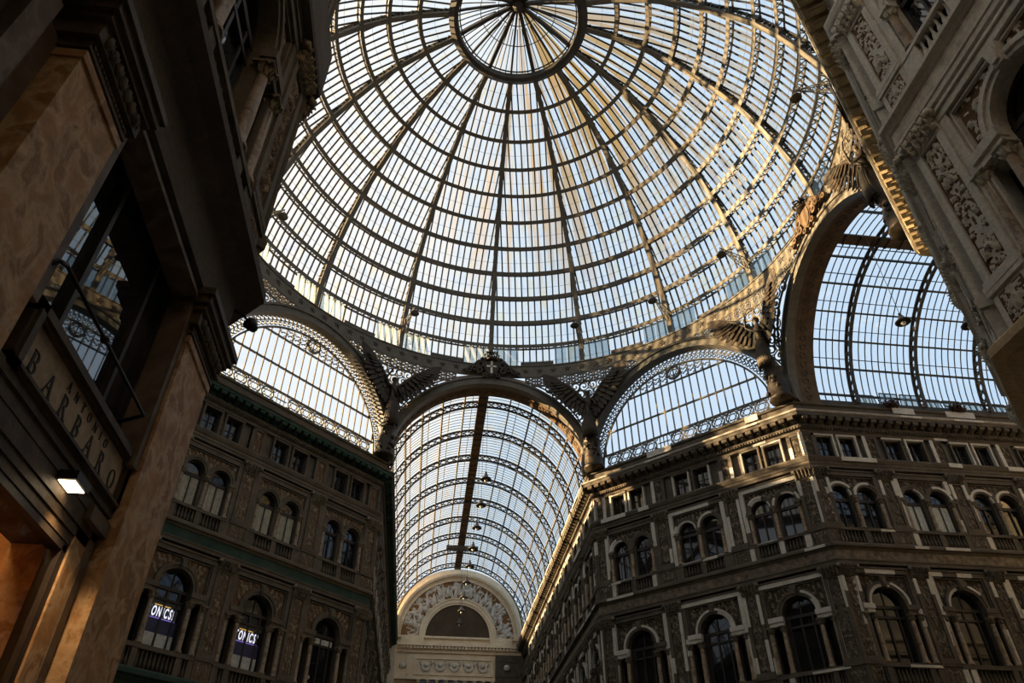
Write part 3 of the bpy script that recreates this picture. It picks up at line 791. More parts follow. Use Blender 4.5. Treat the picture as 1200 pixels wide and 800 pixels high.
for (y0, y1, z0, z1) in ((-24.3, -20.98, 6.46, 6.64), (-24.3, -20.98, 5.80, 5.92), (-24.3, -24.1, 5.8, 6.64), (-21.08, -20.98, 5.8, 6.64)):
    mb.box(SX-.5, SX+.06, y0, y1, z0, z1); mb.box(SX-.5, SX+.10, y0+.05, y1-.05, z0+.04, z1-.04)
obj('frame', mb, ['capital_brown'], sg)
for mbq in word('BARBARO', -23.92, -21.2, 5.98, .25, SX): obj('letter', mbq, ['letter_dark'], sg)
for mbq in word('ANTONIO', -23.1, -21.75, 6.29, .115, SX): obj('letter', mbq, ['letter_dark'], sg)

# ---- downlight, iron bar, floodlight
dl = thing('downlight', 'small square downlight glowing under the shop lintel', 'lamp', (-8.05, -22.25, 5.5))
mb = MB(); cx, cy = -7.98, -22.3
mb.box(-8.22, -7.97, -22.56, -22.18, 5.46, 5.57); obj('housing', mb, ['black_iron'], dl)
mb = MB(); mb.box(-8.18, -8.0, -22.52, -22.22, 5.452, 5.462); obj('diffuser', mb, ['lamp_glow'], dl)
rod = thing('iron_bar', 'black iron awning bar with a round knob across the mezzanine window', 'bar', (-8.0, -23.2, 7.0))
mb = MB(); mb.tube([(-8.0, -24.4, 6.98), (-8.0, -21.5, 6.98)], .022, 8)
obj('bar', mb, ['black_iron'], rod)
mb = MB(); mb.lathe([(.01, -.06), (.045, -.035), (.055, 0), (.045, .035), (.01, .06)], (-8.0, -23.15, 6.98), 12, 0, (EX, EZ, EY)); obj('knob', mb, ['black_iron'], rod)
mb = MB(); mb.tube([(-8.0, -24.4, 6.98), (-8.02, -24.52, 6.93), (-8.1, -24.55, 6.82), (-8.2, -24.52, 6.7), (-8.4, -24.5, 6.6)], [.03, .03, .028, .025, .02], 8)
for k in range(5): mb.lathe([(.01, -.05), (.045, 0), (.01, .05)], (-8.1-.06*k, -24.47, 6.78-.05*k), 6)
obj('scroll_bracket', mb, ['black_iron'], rod)
mb = MB(); mb.tube([(-8.0, -21.5, 6.98), (-8.45, -21.3, 6.95)], .03, 6); mb.box(-8.5, -8.4, -21.4, -21.15, 6.8, 7.1); obj('wall_fixing', mb, ['black_iron'], rod)
fl = thing('floodlight', 'small round dark floodlight fixed at the corner below the broad ledge', 'lamp', (-7.75, -19.2, 10.6))
mb = MB(); fa = (V((.8, 0, .6)), EY, V((-.6, 0, .8))); mb.lathe([(.03, -.15), (.07, -.13), (.11, -.03), (.13, .05), (.135, .08), (.11, .085)], (-7.72, -19.2, 10.52), 16, 0, fa)
obj('lamp_head', mb, ['black_iron'], fl)
mb = MB(); mb.tube([(-7.72, -19.2, 10.5), (-7.85, -19.35, 10.62), (-8.1, -19.5, 10.66)], .025, 6); obj('bracket', mb, ['black_iron'], fl)

# ------------------------------------------------------------------ the glass dome
PROF = [(20.6, 39.5), (20.45, 42.0), (19.95, 44.35), (19.2, 46.65), (18.3, 48.9), (17.2, 51.1), (15.75, 53.1), (14.15, 55.0), (12.45, 56.75), (10.45, 58.3), (8.1, 59.55), (5.45, 60.5)]
RB, ZB = 19.94, 38.2
def pol(r, a, z, t=0.): return V((r*sin(a)+t*cos(a), r*cos(a)-t*sin(a), z))
NRM = []
for i, (r, z) in enumerate(PROF):
    a = PROF[max(0, i-1)]; b = PROF[min(len(PROF)-1, i+1)]; dr, dz = b[0]-a[0], b[1]-a[1]; l = sqrt(dr*dr+dz*dz)
    NRM.append((dz/l, -dr/l))
def pp(i, a, off=0., t=0.):
    r, z = PROF[i]; n = NRM[i]
    return pol(r+n[0]*off, a, z+n[1]*off, t)
dome = thing('glass_dome', 'great glazed dome of iron ribs and rings with a lantern at its top', 'dome', (0, 0, ZB))
NR = 16
RIB_D = .72
for k in range(NR):
    a = 2*pi*k/NR; mb = MB(); er = V((sin(a), cos(a), 0)); et = V((cos(a), -sin(a), 0))
    for i in range(len(PROF)-1):
        for off, w, h in ((0, .40, .06), (RIB_D, .26, .06)):
            A, B = pp(i, a, off), pp(i+1, a, off); n = V((er.x*NRM[i][0], er.y*NRM[i][0], NRM[i][1]))
            mb.bar(A, B, w, h, n)
        for sg in (-.15, .15):
            for q in range(3):
                f0, f1, f2 = q/3, (q+.5)/3, (q+1)/3
                A = pp(i, a, .03, sg).lerp(pp(i+1, a, .03, sg), f0); B = pp(i, a, RIB_D, sg).lerp(pp(i+1, a, RIB_D, sg), f1); Cc = pp(i, a, .03, sg).lerp(pp(i+1, a, .03, sg), f2)
                mb.bar(A, B, .05, .09, et); mb.bar(B, Cc, .05, .09, et)
            mb.bar(pp(i, a, 0, sg), pp(i, a, RIB_D, sg), .05, .3, et)
            A, B = pp(i, a, .14, sg), pp(i+1, a, .14, sg); mb.bar(A, B, .04, .2, V((er.x*NRM[i][0], er.y*NRM[i][0], NRM[i][1])))
    obj('rib', mb, ['iron_paint'], dome)
for i in range(1, len(PROF)-1):
    mb = MB(); r, z = PROF[i]; n = NRM[i]; tz = (-n[1], n[0])       # tangent along the meridian
    N = NR*6
    def P_(a, off, m): return pol(r+n[0]*off+tz[0]*m, a, z+n[1]*off+tz[1]*m)
    hw = .17
    for off, hh, th in ((0, hw, .05), (.58, .08, .05)):
        vs = []
        for q in range(N):
            a = 2*pi*q/N
            vs += [P_(a, off, -hh), P_(a, off, hh), P_(a, off+th, hh), P_(a, off+th, -hh)]
        mb.add(vs, [(q*4+j, q*4+(j+1) % 4, ((q+1) % N)*4+(j+1) % 4, ((q+1) % N)*4+j) for q in range(N) for j in range(4)])
    nz = max(5, int(2*pi*r/NR/.62))*NR
    for q in range(nz):
        a0, a1, a2 = 2*pi*q/nz, 2*pi*(q+.5)/nz, 2*pi*(q+1)/nz
        mb.bar(P_(a0, .03, 0), P_(a1, .58, 0), .06, .05, (0, 0, 1)); mb.bar(P_(a1, .58, 0), P_(a2, .03, 0), .06, .05, (0, 0, 1))
    obj('ring_girder', mb, ['iron_paint'], dome)
GO = .66
for k in range(NR):
    a0, a1 = 2*pi*k/NR, 2*pi*(k+1)/NR; am = (a0+a1)/2
    gl = MB(); br = MB()
    for i in range(len(PROF)-1):
        nseg = 6
        for q in range(nseg):
            b0, b1 = a0+(a1-a0)*q/nseg, a0+(a1-a0)*(q+1)/nseg
            gl.add([pp(i, b0, GO), pp(i, b1, GO), pp(i+1, b1, GO), pp(i+1, b0, GO)], [(0, 1, 2, 3)])
        c0 = PROF[i][0]*(a1-a0)/2; c1 = PROF[i+1][0]*(a1-a0)/2; step = .565
        nb = int(c0/step)
        for j in range(-nb, nb+1):
            o = (j+.0)*step
            if abs(o) > c0-.12: continue
            f = 1.0 if abs(o) < c1 else (c0-abs(o))/(c0-c1)
            A = pp(i, am+o/PROF[i][0], GO-.05); B0 = pp(i+1, am+o/PROF[i+1][0], GO-.05) if abs(o) < c1 else A.lerp(pp(i+1, am+math.copysign(c1, o)/PROF[i+1][0], GO-.05), 1)
            B = B0
            r_ = V((sin(am), cos(am), 0))
            br.bar(A, B, .125, .08, r_)
        for f in (.5,):       # lap bar across the panes
            m_ = 5
            for q in range(m_):
                b0, b1 = a0+(a1-a0)*q/m_, a0+(a1-a0)*(q+1)/m_
                br.bar(pp(i, b0, GO).lerp(pp(i+1, b0, GO), f), pp(i, b1, GO).lerp(pp(i+1, b1, GO), f), .014, .02, (0, 0, 1))
    g = obj('glazed_bay', gl, ['dome_glass'], dome)
    obj('glazing_bars', br, ['iron_dark'], g)
    # base of the bay: solid plate below a tilted sash
    if k not in (9, 10):
        mb = MB(); rr = RB+.35
        w0, w1 = -.17*(a1-a0), .19*(a1-a0)
        for q in range(4):
            b0, b1 = am+w0+(w1-w0)*q/4, am+w0+(w1-w0)*(q+1)/4
            vs = [pol(rr, b0, 39.4), pol(rr, b1, 39.4), pol(rr, b1, 40.1), pol(rr, b0, 40.1), pol(rr+.1, b0, 39.4), pol(rr+.1, b1, 39.4), pol(rr+.1, b1, 40.1), pol(rr+.1, b0, 40.1)]
            mb.add(vs, [(0, 1, 2, 3), (5, 4, 7, 6), (3, 2, 6, 7), (0, 4, 5, 1), (0, 3, 7, 4), (1, 5, 6, 2)])
        obj('base_plate', mb, ['plate_grey'], dome)
        for sg in (0, 1):
            for q in range(2):
                mb = MB()
                e0 = am+(w1 if sg else w0)+(.012+.10*q if sg else -.012-.10*(q+1))*.55; e1 = e0+.10*.55*.95
                vs = [pol(rr+.1, e0, 39.45), pol(rr+.1, e1, 39.45), pol(rr+.25, e1, 41.7), pol(rr+.25, e0, 41.7)]
                mb.add(vs, [(0, 1, 2, 3)]); obj('base_sash', mb, ['sash_glass'], dome)
# star band
mb = MB(); N = 128; vs = []
pr = [(RB, ZB), (RB, ZB+1.22), (RB+.75, ZB+1.26), (RB+.75, ZB+1.1), (RB+.12, ZB+1.0), (RB+.12, ZB)]
def revolve(mb, pr, N, mi=0):
    vs = [pol(r, 2*pi*q/N, z) for q in range(N) for r, z in pr]; n = len(pr)
    mb.add(vs, [(q*n+j, q*n+(j+1) % n, ((q+1) % N)*n+(j+1) % n, ((q+1) % N)*n+j) for q in range(N) for j in range(n)], mi)
revolve(mb, pr, N)
for zc in (ZB+.02, ZB+1.16):
    revolve(mb, [(RB-.07, zc-.05), (RB-.07, zc+.05), (RB+.02, zc+.05), (RB+.02, zc-.05)], N)
sb = obj('star_band', mb, ['iron_paint'], dome)
stm = MB(); pts = []
for k in range(10):
    rr = .30 if k % 2 == 0 else .12
    pts.append((rr*sin(pi*k/5), rr*cos(pi*k/5)))
stm.prism(pts, 0, .05, ((0, 0, 0), EX, EZ, EY)); STAR = stm.mesh('star', ['bronze'])
for k in range(104):
    az = (k+.5)*360/104; az = az if az < 180 else az-360
    if not -80 < az < 118: continue
    a = R(az); p = pol(RB-.045, a, ZB+.62)
    o = bpy.data.objects.new('star', STAR); COL.objects.link(o); o.parent = dome
    o.matrix_local = M.Translation(p-V((0, 0, ZB))) @ M.Rotation(-a, 4, 'Z')
# lantern
mb = MB(); revolve(mb, [(5.35, 60.1), (5.0, 60.15), (5.0, 60.75), (5.15, 61.1), (5.75, 61.1), (5.8, 60.4)], 64)
revolve(mb, [(4.85, 60.9), (4.95, 60.9), (4.95, 61.0), (4.85, 61.0)], 64)
obj('lantern_ring', mb, ['iron_dark'], dome)
def lp(f, a, o=0): return pol(5.3*(1-f)+.3*f, a, 61.0+2.4*f**.85+o)
for k in range(16):
    a = 2*pi*(k+.0)/16; thick = k % 2 == 1; mb = MB()
    for q in range(6):
        A, B = lp(q/6, a), lp((q+1)/6, a); w = .30 if thick else .17
        mb.bar(A, B, w, .35 if thick else .2, (0, 0, 1))
    obj('lantern_rib', mb, ['iron_dark'], dome)
mb = MB(); gl = MB()
for k in range(32):
    a0, a1 = 2*pi*k/32, 2*pi*(k+1)/32
    for q in range(6): gl.add([lp(q/6, a0, .25), lp(q/6, a1, .25), lp((q+1)/6, a1, .25), lp((q+1)/6, a0, .25)], [(0, 1, 2, 3)])
for k in range(64):
    if k % 4 == 0: continue
    a = 2*pi*k/64
    for q in range(4 if k % 2 else 5): mb.bar(lp(q/6, a, .2), lp((q+1)/6, a, .2), .075, .06, (0, 0, 1))
for f in (.42, .72):
    for k in range(48): mb.bar(lp(f, 2*pi*k/48, .1), lp(f, 2*pi*(k+1)/48, .1), .05, .08, (0, 0, 1))
g = obj('lantern_glass', gl, ['dome_glass'], dome); obj('glazing_bars', mb, ['iron_dark'], g)
mb = MB(); mb.lathe([(.05, 62.4), (.28, 62.5), (.42, 62.75), (.5, 63.1), (.62, 63.3), (.6, 63.6), (.1, 63.8)], (0, 0, 0), 16); obj('lantern_boss', mb, ['bronze'], dome)
# bracket lamps on the ribs
def bracket_lamp(az, label, L=2.5):
    a = R(az); base = pol(20.35, a, 42.1); t = thing('bracket_lamp', label, 'lamp', base, 'bracket lamps round the dome foot')
    tip = pol(20.35-L, a, 42.45); mb = MB(); low = pol(20.35, a, 41.3); top = pol(20.35, a, 42.5); et = V((cos(a), -sin(a), 0))
    for sg in (-.14, .14):
        b = et*sg
        mb.bar(top+b, tip, .05); mb.bar(low+b, tip, .05)
        for q in range(5):
            f = q/6; f2 = (q+.5)/6; mb.bar((top+b).lerp(tip, f), (low+b).lerp(tip, f2), .035); mb.bar((low+b).lerp(tip, f2), (top+b).lerp(tip, (q+1)/6), .035)
    obj('lattice_arm', mb, ['iron_paint'], t)
    mb = MB(); c = tip-V((0, 0, .75)); mb.tube([tip, tip-V((0, 0, .35))], .02, 6)
    mb.lathe([(.06, .42), (.12, .38), (.16, .28), (.30, .12), (.38, -.02), (.36, -.06), (.30, -.04)], c, 16); obj('lamp_shade', mb, ['lamp_metal'], t)
    return t
for az, lb in ((-67.5, 'bracket lamp at the dome foot against the edge of the shadowed palazzo'), (-22.5, 'bracket lamp at the dome foot above the winged statue near the green-ledged palazzo'), (22.5, 'bracket lamp at the dome foot above the dark winged statue near the pale-patched palazzo'),
               (45., 'bracket lamp at the dome foot above the fan window over the pale-patched palazzo'), (67.5, 'bracket lamp at the dome foot above the sunlit winged statue by the beige arch'), (112.5, 'bracket lamp at the dome foot reaching in from beside the golden cornice')):
    bracket_lamp(az, lb)

# ------------------------------------------------------------------ crossing: arches, lunettes, spandrels, statues, crests
def great_arch(k, label):
    """open arch at the mouth of arm k (0 = north, 1 = west, 2 = south, 3 = east)"""
    Q = M.Rotation(k*pi/2, 4, 'Z'); t = thing('crossing_arch', label, 'arch', Q @ V((0, 19.95, 28.95)))
    def put(name, mb, mat):
        mb.v = [tuple(Q @ V(p)) for p in mb.v]; return obj(name, mb, mat, t)
    mb = MB(); o = (0, 19.95, ZS)
    mb.ring(o, EX, EZ, EY, 7.95, 8.62, -.25, .12, -.04, pi+.04, 64); mb.ring(o, EX, EZ, EY, 8.5, 8.7, -.36, .2, -.04, pi+.04, 64); mb.ring(o, EX, EZ, EY, 7.9, 8.05, -.33, .3, -.04, pi+.04, 64)
    put('arch_face', mb, ['iron_paint'])
    mb = MB(); mb.ring(o, EX, EZ, EY, 8.0, 8.5, .12, 1.7, -.04, pi+.04, 64)
    for i in range(40): a = pi*(i+.5)/40; mb.ring((8.0*cos(a), 20.9, ZS+8.0*sin(a)), V((-sin(a), 0, cos(a))), EY, V((-cos(a), 0, -sin(a))), .18, .24, 0, .05, n=8)
    put('arch_soffit', mb, ['iron_rust'])
great_arch(0, 'dark iron arch topped by the crest with the white cross')
great_arch(3, 'sunlit beige iron arch topped by the rusty scrolled crest')
great_arch(1, 'iron arch between the shadowed palazzo and the green-ledged palazzo')
great_arch(2, 'iron arch between the shadowed palazzo and the sandy carved palazzo')

def hexagram(mb, fr, c, r, w, d0, d1):
    o, ex, ez, ey = fr
    for ph in (pi/2, -pi/2):
        P = [V(o)+ex*(c[0]+r*cos(ph+2*pi*i/3))+ez*(c[1]+r*sin(ph+2*pi*i/3))+ey*(d0+d1)/2 for i in range(3)]
        for i in range(3): mb.bar(P[i], P[(i+1) % 3], w, d1-d0, ey)
def lunette(k, label):
    """fan window over the diagonal face k (0 = north-east, turning by 90 degrees)"""
    mid = V(((CV+AW)/2, (CV+AW)/2, 0)); F = M.Rotation(k*pi/2, 4, 'Z') @ M.Translation(mid) @ M.Rotation(R(135), 4, 'Z')
    t = thing('lunette_window', label, 'window', F @ V((0, 0, 28.95)))
    def put(name, mb, mat, par=t):
        mb.v = [tuple(F @ V(p)) for p in mb.v]; return obj(name, mb, mat, par)
    o = (0, 0, 29.0); z0 = 29.0; RI = 7.0
    mb = MB(); mb.ring(o, EX, EZ, EY, 8.0, 8.62, -.6, .2, 0, pi, 64); mb.ring(o, EX, EZ, EY, 8.5, 8.68, -.2, .32, 0, pi, 64); mb.ring(o, EX, EZ, EY, 7.92, 8.06, -.3, .28, 0, pi, 64)
    put('arch_frame', mb, ['iron_paint'])
    mb = MB()
    mb.ring(o, EX, EZ, EY, 6.95, 7.08, -.42, -.28, 0, pi, 64)
    for n, r, q in ((66, 7.72, .19), (60, 7.32, .17)):
        for i in range(n):
            a = pi*(i+.5)/n; c = (r*cos(a), 0, z0+r*sin(a)); mb.ring(c, EX, EZ, EY, q-.06, q, -.38, -.30, n=8)
            if q > .18: mb.ring((7.53*cos(a+.02), 0, z0+7.53*sin(a+.02)), EX, EZ, EY, .0, .07, -.38, -.30, n=5)
    put('filigree_border', mb, ['iron_paint'])
    mb = MB(); step = .608
    for i in range(-11, 12):
        s = i*step; zt = z0+sqrt(RI*RI-s*s)
        mb.box(s-.035, s+.035, -.42, -.30, 30.3, zt)
        for zz in (32.2, 34.6):
            if zz < zt: mb.prism([(s-.14, zz), (s, zz-.16), (s+.14, zz), (s, zz+.16)], -.40, -.32, ((0, 0, 0), EX, EZ, EY))
    for zz, w in ((32.2, .05), (34.6, .05), (30.3, .06), (29.15, .08)):
        x = sqrt(max(0, RI*RI-(zz-z0)**2)); mb.box(-x, x, -.44, -.30, zz-w, zz+w)
    put('mullions', mb, ['iron_paint'])
    mb = MB()
    for i in range(-11, 11):
        s = (i+.5)*step
        for zz, q in ((34.92, .2), (35.3, .17), (35.65, .15)):
            if abs(s) < .75 or s*s+(zz+q-z0)**2 > 6.9**2: continue
            mb.ring((s-.1, 0, zz), EX, EZ, EY, q-.055, q, -.38, -.31, 0, 1.5*pi, 8); mb.ring((s+.13, 0, zz+.16), EX, EZ, EY, q*.6-.045, q*.6, -.38, -.31, pi, 2.5*pi, 6)
    put('scroll_panel', mb, ['iron_paint'])
    mb = MB(); mb.ring((0, 0, 35.42), EX, EZ, EY, .46, .62, -.44, -.22, n=24); hexagram(mb, (V((0, 0, 0)), EX, EZ, EY), (0, 35.42), .46, .05, -.36, -.30)
    put('star_medallion', mb, ['iron_paint'])
    n = 12; cw = 13.2/n
    for i in range(n):
        s = (i-(n-1)/2)*cw; mb = MB()
        if i == 7:
            for x in (-.3, 0, .3): mb.box(s+x-.025, s+x+.025, -.4, -.32, 29.2, 30.3)
            mb.box(s-.5, s+.5, -.4, -.32, 29.7, 29.75); put('plain_panes', mb, ['iron_paint']); continue
        mb.ring((s, 0, 29.72), EX, EZ, EY, .44, .53, -.40, -.30, n=16); hexagram(mb, (V((0, 0, 0)), EX, EZ, EY), (s, 29.72), .46, .045, -.38, -.31)
        for x in (-.5, .5):
            for z in (29.3, 30.14): mb.ring((s+x, 0, z), EX, EZ, EY, .07, .13, -.38, -.31, n=6)
        put('star_rosette', mb, ['iron_paint'])
    mb = MB(); pts = [(8.0*cos(pi*i/40), z0+8.0*sin(pi*i/40)) for i in range(41)]
    mb.prism(pts, -.47, -.45, ((0, 0, 0), EX, EZ, EY)); put('glass', mb, ['lunette_glass'])
lunette(0, 'half-round fan window above the palazzo with pale repair patches')
lunette(1, 'half-round fan window above the palazzo with dark green ledges')
lunette(2, 'half-round fan window above the shadowed palazzo with the shop')
lunette(3, 'half-round fan window above the golden bracketed cornice')

def rho(az, z):
    d = az-45*round(az/45.); ro = 19.95/cos(R(d)); f = max(0, min(1, (z-31)/(ZB-31))); f = f*f*(3-2*f)
    return ro*(1-f)+RB*f
def spandrel(az0, label):
    """ironwork filling between two arches and the star band, corner at azimuth az0; even multiples of 45 deg are arms"""
    t = thing('filigree_spandrel', label, 'ironwork', pol(20.6, R(az0), 29))
    lo, hi = az0-22.5, az0+22.5
    def inside(az, z, m=0.):
        for c in (lo, hi):
            s = 19.95*math.tan(R(az-c)); rr = 8.72; zc = ZS if abs((c/90.)-round(c/90.)) < .01 else 29.0
            if s*s+(z-zc)**2 < (rr+m)**2: return False
        return lo < az < hi
    def cv(mb, pts, w=.06, dpt=.08):
        P = [pol(rho(az, z), R(az), z) for az, z in pts]
        for A, B in zip(P, P[1:]):
            if (B-A).length > 1e-4: mb.bar(A, B, dpt, w, V((A.x, A.y, 0)).normalized().cross((B-A).normalized()))
    da = 1/20.*180/pi
    ro = MB()
    n = int(45/(.94*da)); mbs = []
    for i in range(n):
        az = lo+45*(i+.5)/n; z = 37.72
        if not inside(az, z, .25): continue
        mb = MB()
        for r, w in ((.44, .10), (.20, .07)): cv(mb, [(az+r*da*cos(2*pi*q/14), z+r*sin(2*pi*q/14)) for q in range(15)], w)
        for q in range(6):
            a = 2*pi*q/6; cv(mb, [(az+.05*da*cos(a), z+.05*sin(a)), (az+.42*da*cos(a), z+.42*sin(a))], .06)
            cv(mb, [(az+da*(.31*cos(a+pi/6)+.1*cos(2*pi*e/6)), z+.31*sin(a+pi/6)+.1*sin(2*pi*e/6)) for e in range(7)], .04)
        cv(mb, [(az-.47*da, 37.24), (az-.47*da, 38.16)], .05, .1)
        for sx in (-1, 1):
            for sz in (-1, 1): cv(mb, [(az+sx*.47*da, z+sz*.27), (az+sx*.27*da, z+sz*.45)], .09)
        obj('rosette', mb, ['iron_paint'], t)
    mb = mL = MB(); mR = MB()
    for zz in (37.22, 38.16):
        seg = [lo+45*q/40 for q in range(41)]
        for A, B in zip(seg, seg[1:]):
            if inside(A, zz, -.1) and inside(B, zz, -.1): cv(mL if A < az0 else mR, [(A, zz), (B, zz)], .09, .12)
    row = 0; z = 36.85
    while z > 30.0:
        x = lo+(.36*da if row % 2 else .0)
        while x < hi:
            if inside(x, z, .12):
                r0 = .40
                mb = mL if x < az0 else mR; a0 = random.random()*6.28; sg = random.choice((-1, 1))
                cv(mb, [(x+da*(r0-.028*q)*cos(a0+sg*q*.62), z+(r0-.028*q)*sin(a0+sg*q*.62)) for q in range(13)], .10)
                cv(mb, [(x+da*.38*cos(2*pi*e/10), z+.38*sin(2*pi*e/10)) for e in range(11)], .055)
            x += .72*da
        z -= .62; row += 1
    obj('scroll_work', mL, ['iron_paint'], t); obj('scroll_work', mR, ['iron_paint'], t)
    for c, zc in ((lo, ZS if abs((lo/90.)-round(lo/90.)) < .01 else 29.0), (hi, ZS if abs((hi/90.)-round(hi/90.)) < .01 else 29.0)):
        mb = MB(); sgn = 1 if c == lo else -1; pts = []
        for q in range(28):
            a = pi/2-q*R(80)/27; s = 8.9*cos(a); z = zc+8.9*sin(a)
            az = c+sgn*math.degrees(math.atan(s/19.95))
            if (az-az0)*sgn < 0 and z < 38.1: pts.append((az, z))
        cv(mb, pts, .10, .12); obj('border_strip', mb, ['iron_paint'], t)
for az0, lb in ((-22.5, 'open scrollwork panel between the white cross arch and the fan window over green ledges'), (22.5, 'open scrollwork panel between the white cross arch and the fan window over pale patches'), (67.5, 'sunlit scrollwork panel between the beige arch and the fan window over pale patches'),
                (112.5, 'sunlit scrollwork panel between the beige arch and the golden bracketed cornice'), (-67.5, 'open scrollwork panel beside the fan window, next to the shadowed palazzo edge')):
    spandrel(az0, lb)

def winged_statue(az, label):
    a = R(az); base = pol(20.25, a, 29.0); t = thing('winged_statue', label, 'statue', base, 'winged statues at the corners of the crossing')
    # local frame: x = right when facing the figure, y = towards the crossing, z up
    ex = V((cos(a), -sin(a), 0)); ey = V((-sin(a), -cos(a), 0)); Fm = M(((ex.x, ey.x, 0, base.x), (ex.y, ey.y, 0, base.y), (0, 0, 1, base.z), (0, 0, 0, 1)))
    def put(name, mb, mat, par=t):
        mb.v = [tuple(Fm @ V(p)) for p in mb.v]; return obj(name, mb, mat, par)
    mb = MB(); mb.lathe([(.8, .0), (.82, .2), (.68, .35), (.74, .9), (.68, 1.5), (.55, 2.0), (.66, 2.3), (.75, 2.45), (.6, 2.55)], (0, .0, 0), 10)
    for k in range(16):
        x = random.uniform(-.6, .6); z = random.uniform(.5, 2.1); r = random.uniform(.10, .22)
        mb.lathe([(.03, -r), (r*.8, -r*.5), (r, 0), (r*.7, r*.6), (.03, r)], (x*(1-.2*z/2), .45+random.uniform(0, .2), z), 8)
    put('console', mb, ['bronze'])
    # body: one skinned surface grown from a skeleton
    me = bpy.data.meshes.new('figure'); J = []; E = []
    def j(p, r, par=None):
        J.append((V(p), r)); i = len(J)-1
        if par is not None: E.append((par, i))
        return i
    pel = j((0, .45, 4.75), .40); hip = j((.05, .52, 4.1), .46, pel); kn = j((.10, .66, 3.4), .42, hip); ft = j((.02, .52, 2.65), .52, kn); j((0, .5, 2.45), .5, ft)
    wa = j((-.02, .45, 5.25), .31, pel); ch = j((0, .47, 5.8), .40, wa); nb = j((0, .48, 6.25), .22, ch); nk = j((0, .5, 6.5), .12, nb); hd = j((0, .56, 6.78), .21, nk); j((0, .56, 7.05), .15, hd)
    for sg in (-1, 1):
        sh = j((sg*.42, .47, 6.12), .19, nb)
        if sg < 0:
            el = j((sg*.85, .75, 6.6), .13, sh); wr = j((sg*.55, .95, 7.2), .085, el); pm = j((sg*.48, .98, 7.38), .075, wr)
        else:
            el = j((sg*.68, .62, 5.5), .13, sh); wr = j((sg*.50, 1.0, 5.3), .085, el); pm = j((sg*.40, 1.1, 5.32), .075, wr)
        up = V((0, 0, 1)) if sg < 0 else V((-.7, .5, .1))
        for q in range(4):
            f0 = J[pm][0]+V((.035*(q-1.5), .0, 0))+up*.06; f1 = f0+up*(.10+.02*(q in (1, 2))); e = j(f0, .022, pm); j(f1+V((0, .03, 0)), .018, e)
        e = j(J[pm][0]+V((.07, .04, .02)), .025, pm); j(J[pm][0]+V((.10, .07, .07)), .02, e)
    me.from_pydata([tuple(p) for p, r in J], E, []); me.materials.append(MATS['bronze'])
    o = bpy.data.objects.new('figure', me); COL.objects.link(o); o.parent = t; o.matrix_local = M.Translation(-base) @ Fm
    sk = o.modifiers.new('Skin', 'SKIN'); sk.use_smooth_shade = True
    for i, (p, r) in enumerate(J): me.skin_vertices[0].data[i].radius = (r, r*.85)
    me.skin_vertices[0].data[0].use_root = True
    ss = o.modifiers.new('Subsurf', 'SUBSURF'); ss.levels = 1; ss.render_levels = 1
    # drapery folds, face and hair
    mb = MB()
    for k in range(14):
        x = -.46+.92*k/13; yy = .5+sqrt(max(0, .27-x*x))*.95
        mb.tube([(x*.62, yy*.92, 4.9), (x*.95, yy+.06, 4.0), (x*1.12, yy+.08, 3.3), (x*1.2, yy+.02, 2.5)], [.04, .06, .07, .08], 6)
    mb.tube([(-.36, .72, 4.85), (0, .86, 4.7), (.36, .72, 4.9)], .1, 6); mb.tube([(-.34, .7, 6.1), (.05, .88, 5.6), (.32, .7, 5.1)], .08, 6)
    put('robe_folds', mb, ['bronze'])
    mb = MB(); mb.lathe([(.02, -.06), (.2, 0), (.24, .12), (.2, .26), (.05, .33)], (0, .46, 6.78), 10); mb.lathe([(.02, -.1), (.12, 0), (.02, .12)], (0, .28, 6.85), 8); put('hair', mb, ['bronze'])
    mb = MB(); mb.tube([(-.45, 1.0, 7.45), (-.15, .95, 7.85), (.35, .9, 7.6), (.45, .9, 7.0)], .045, 6); put('palm_branch', mb, ['bronze'])
    for sg in (-1, 1):
        mb = MB(); arm = [V((sg*.25, .25, 6.0)), V((sg*.85, .5, 6.85)), V((sg*1.5, .85, 7.55)), V((sg*2.05, 1.15, 7.95))]
        mb.tube(arm, [.2, .2, .15, .08], 8)
        for k in range(15):
            f = k/14; i = min(2, int(f*3)); p = arm[i].lerp(arm[i+1], f*3-i)
            ang = R(-98+122*f**1.4); L = 1.75-.15*f
            d = V((sg*cos(ang), .42*cos(ang), sin(ang))); q = V((-d.z, 0, d.x)); yo = .02*k*sg*.5
            tip = p+d*L
            vs = [];
            for u, w in ((0, .13), (.35, .24), (.75, .22), (.95, .12), (1.0, .02)):
                c = p+d*L*u+V((0, -.03-.06*u, 0))
                vs += [c+q*w+V((0, .03, 0)), c-q*w+V((0, .03, 0)), c-q*w-V((0, .03, 0)), c+q*w-V((0, .03, 0))]
            mb.add(vs, [(4*u+e, 4*u+(e+1) % 4, 4*u+4+(e+1) % 4, 4*u+4+e) for u in range(4) for e in range(4)]+[(0, 1, 2, 3)])
        for k in range(10):
            f = k/9; i = min(2, int(f*3)); p = arm[i].lerp(arm[i+1], f*3-i); ang = R(-95+90*f); d = V((sg*cos(ang), .42*cos(ang)+.02, sin(ang))); q = V((-d.z, 0, d.x)); L = .8
            vs = []
            for u, w in ((0, .12), (.5, .18), (.9, .1), (1, .02)):
                c = p+d*L*u+V((0, .06, 0)); vs += [c+q*w+V((0, .03, 0)), c-q*w+V((0, .03, 0)), c-q*w-V((0, .02, 0)), c+q*w-V((0, .02, 0))]
            mb.add(vs, [(4*u+e, 4*u+(e+1) % 4, 4*u+4+(e+1) % 4, 4*u+4+e) for u in range(3) for e in range(4)])
        put('wing', mb, ['bronze'])
    return t
winged_statue(-23.6, 'dark winged statue between the white cross arch and the fan window over green ledges')
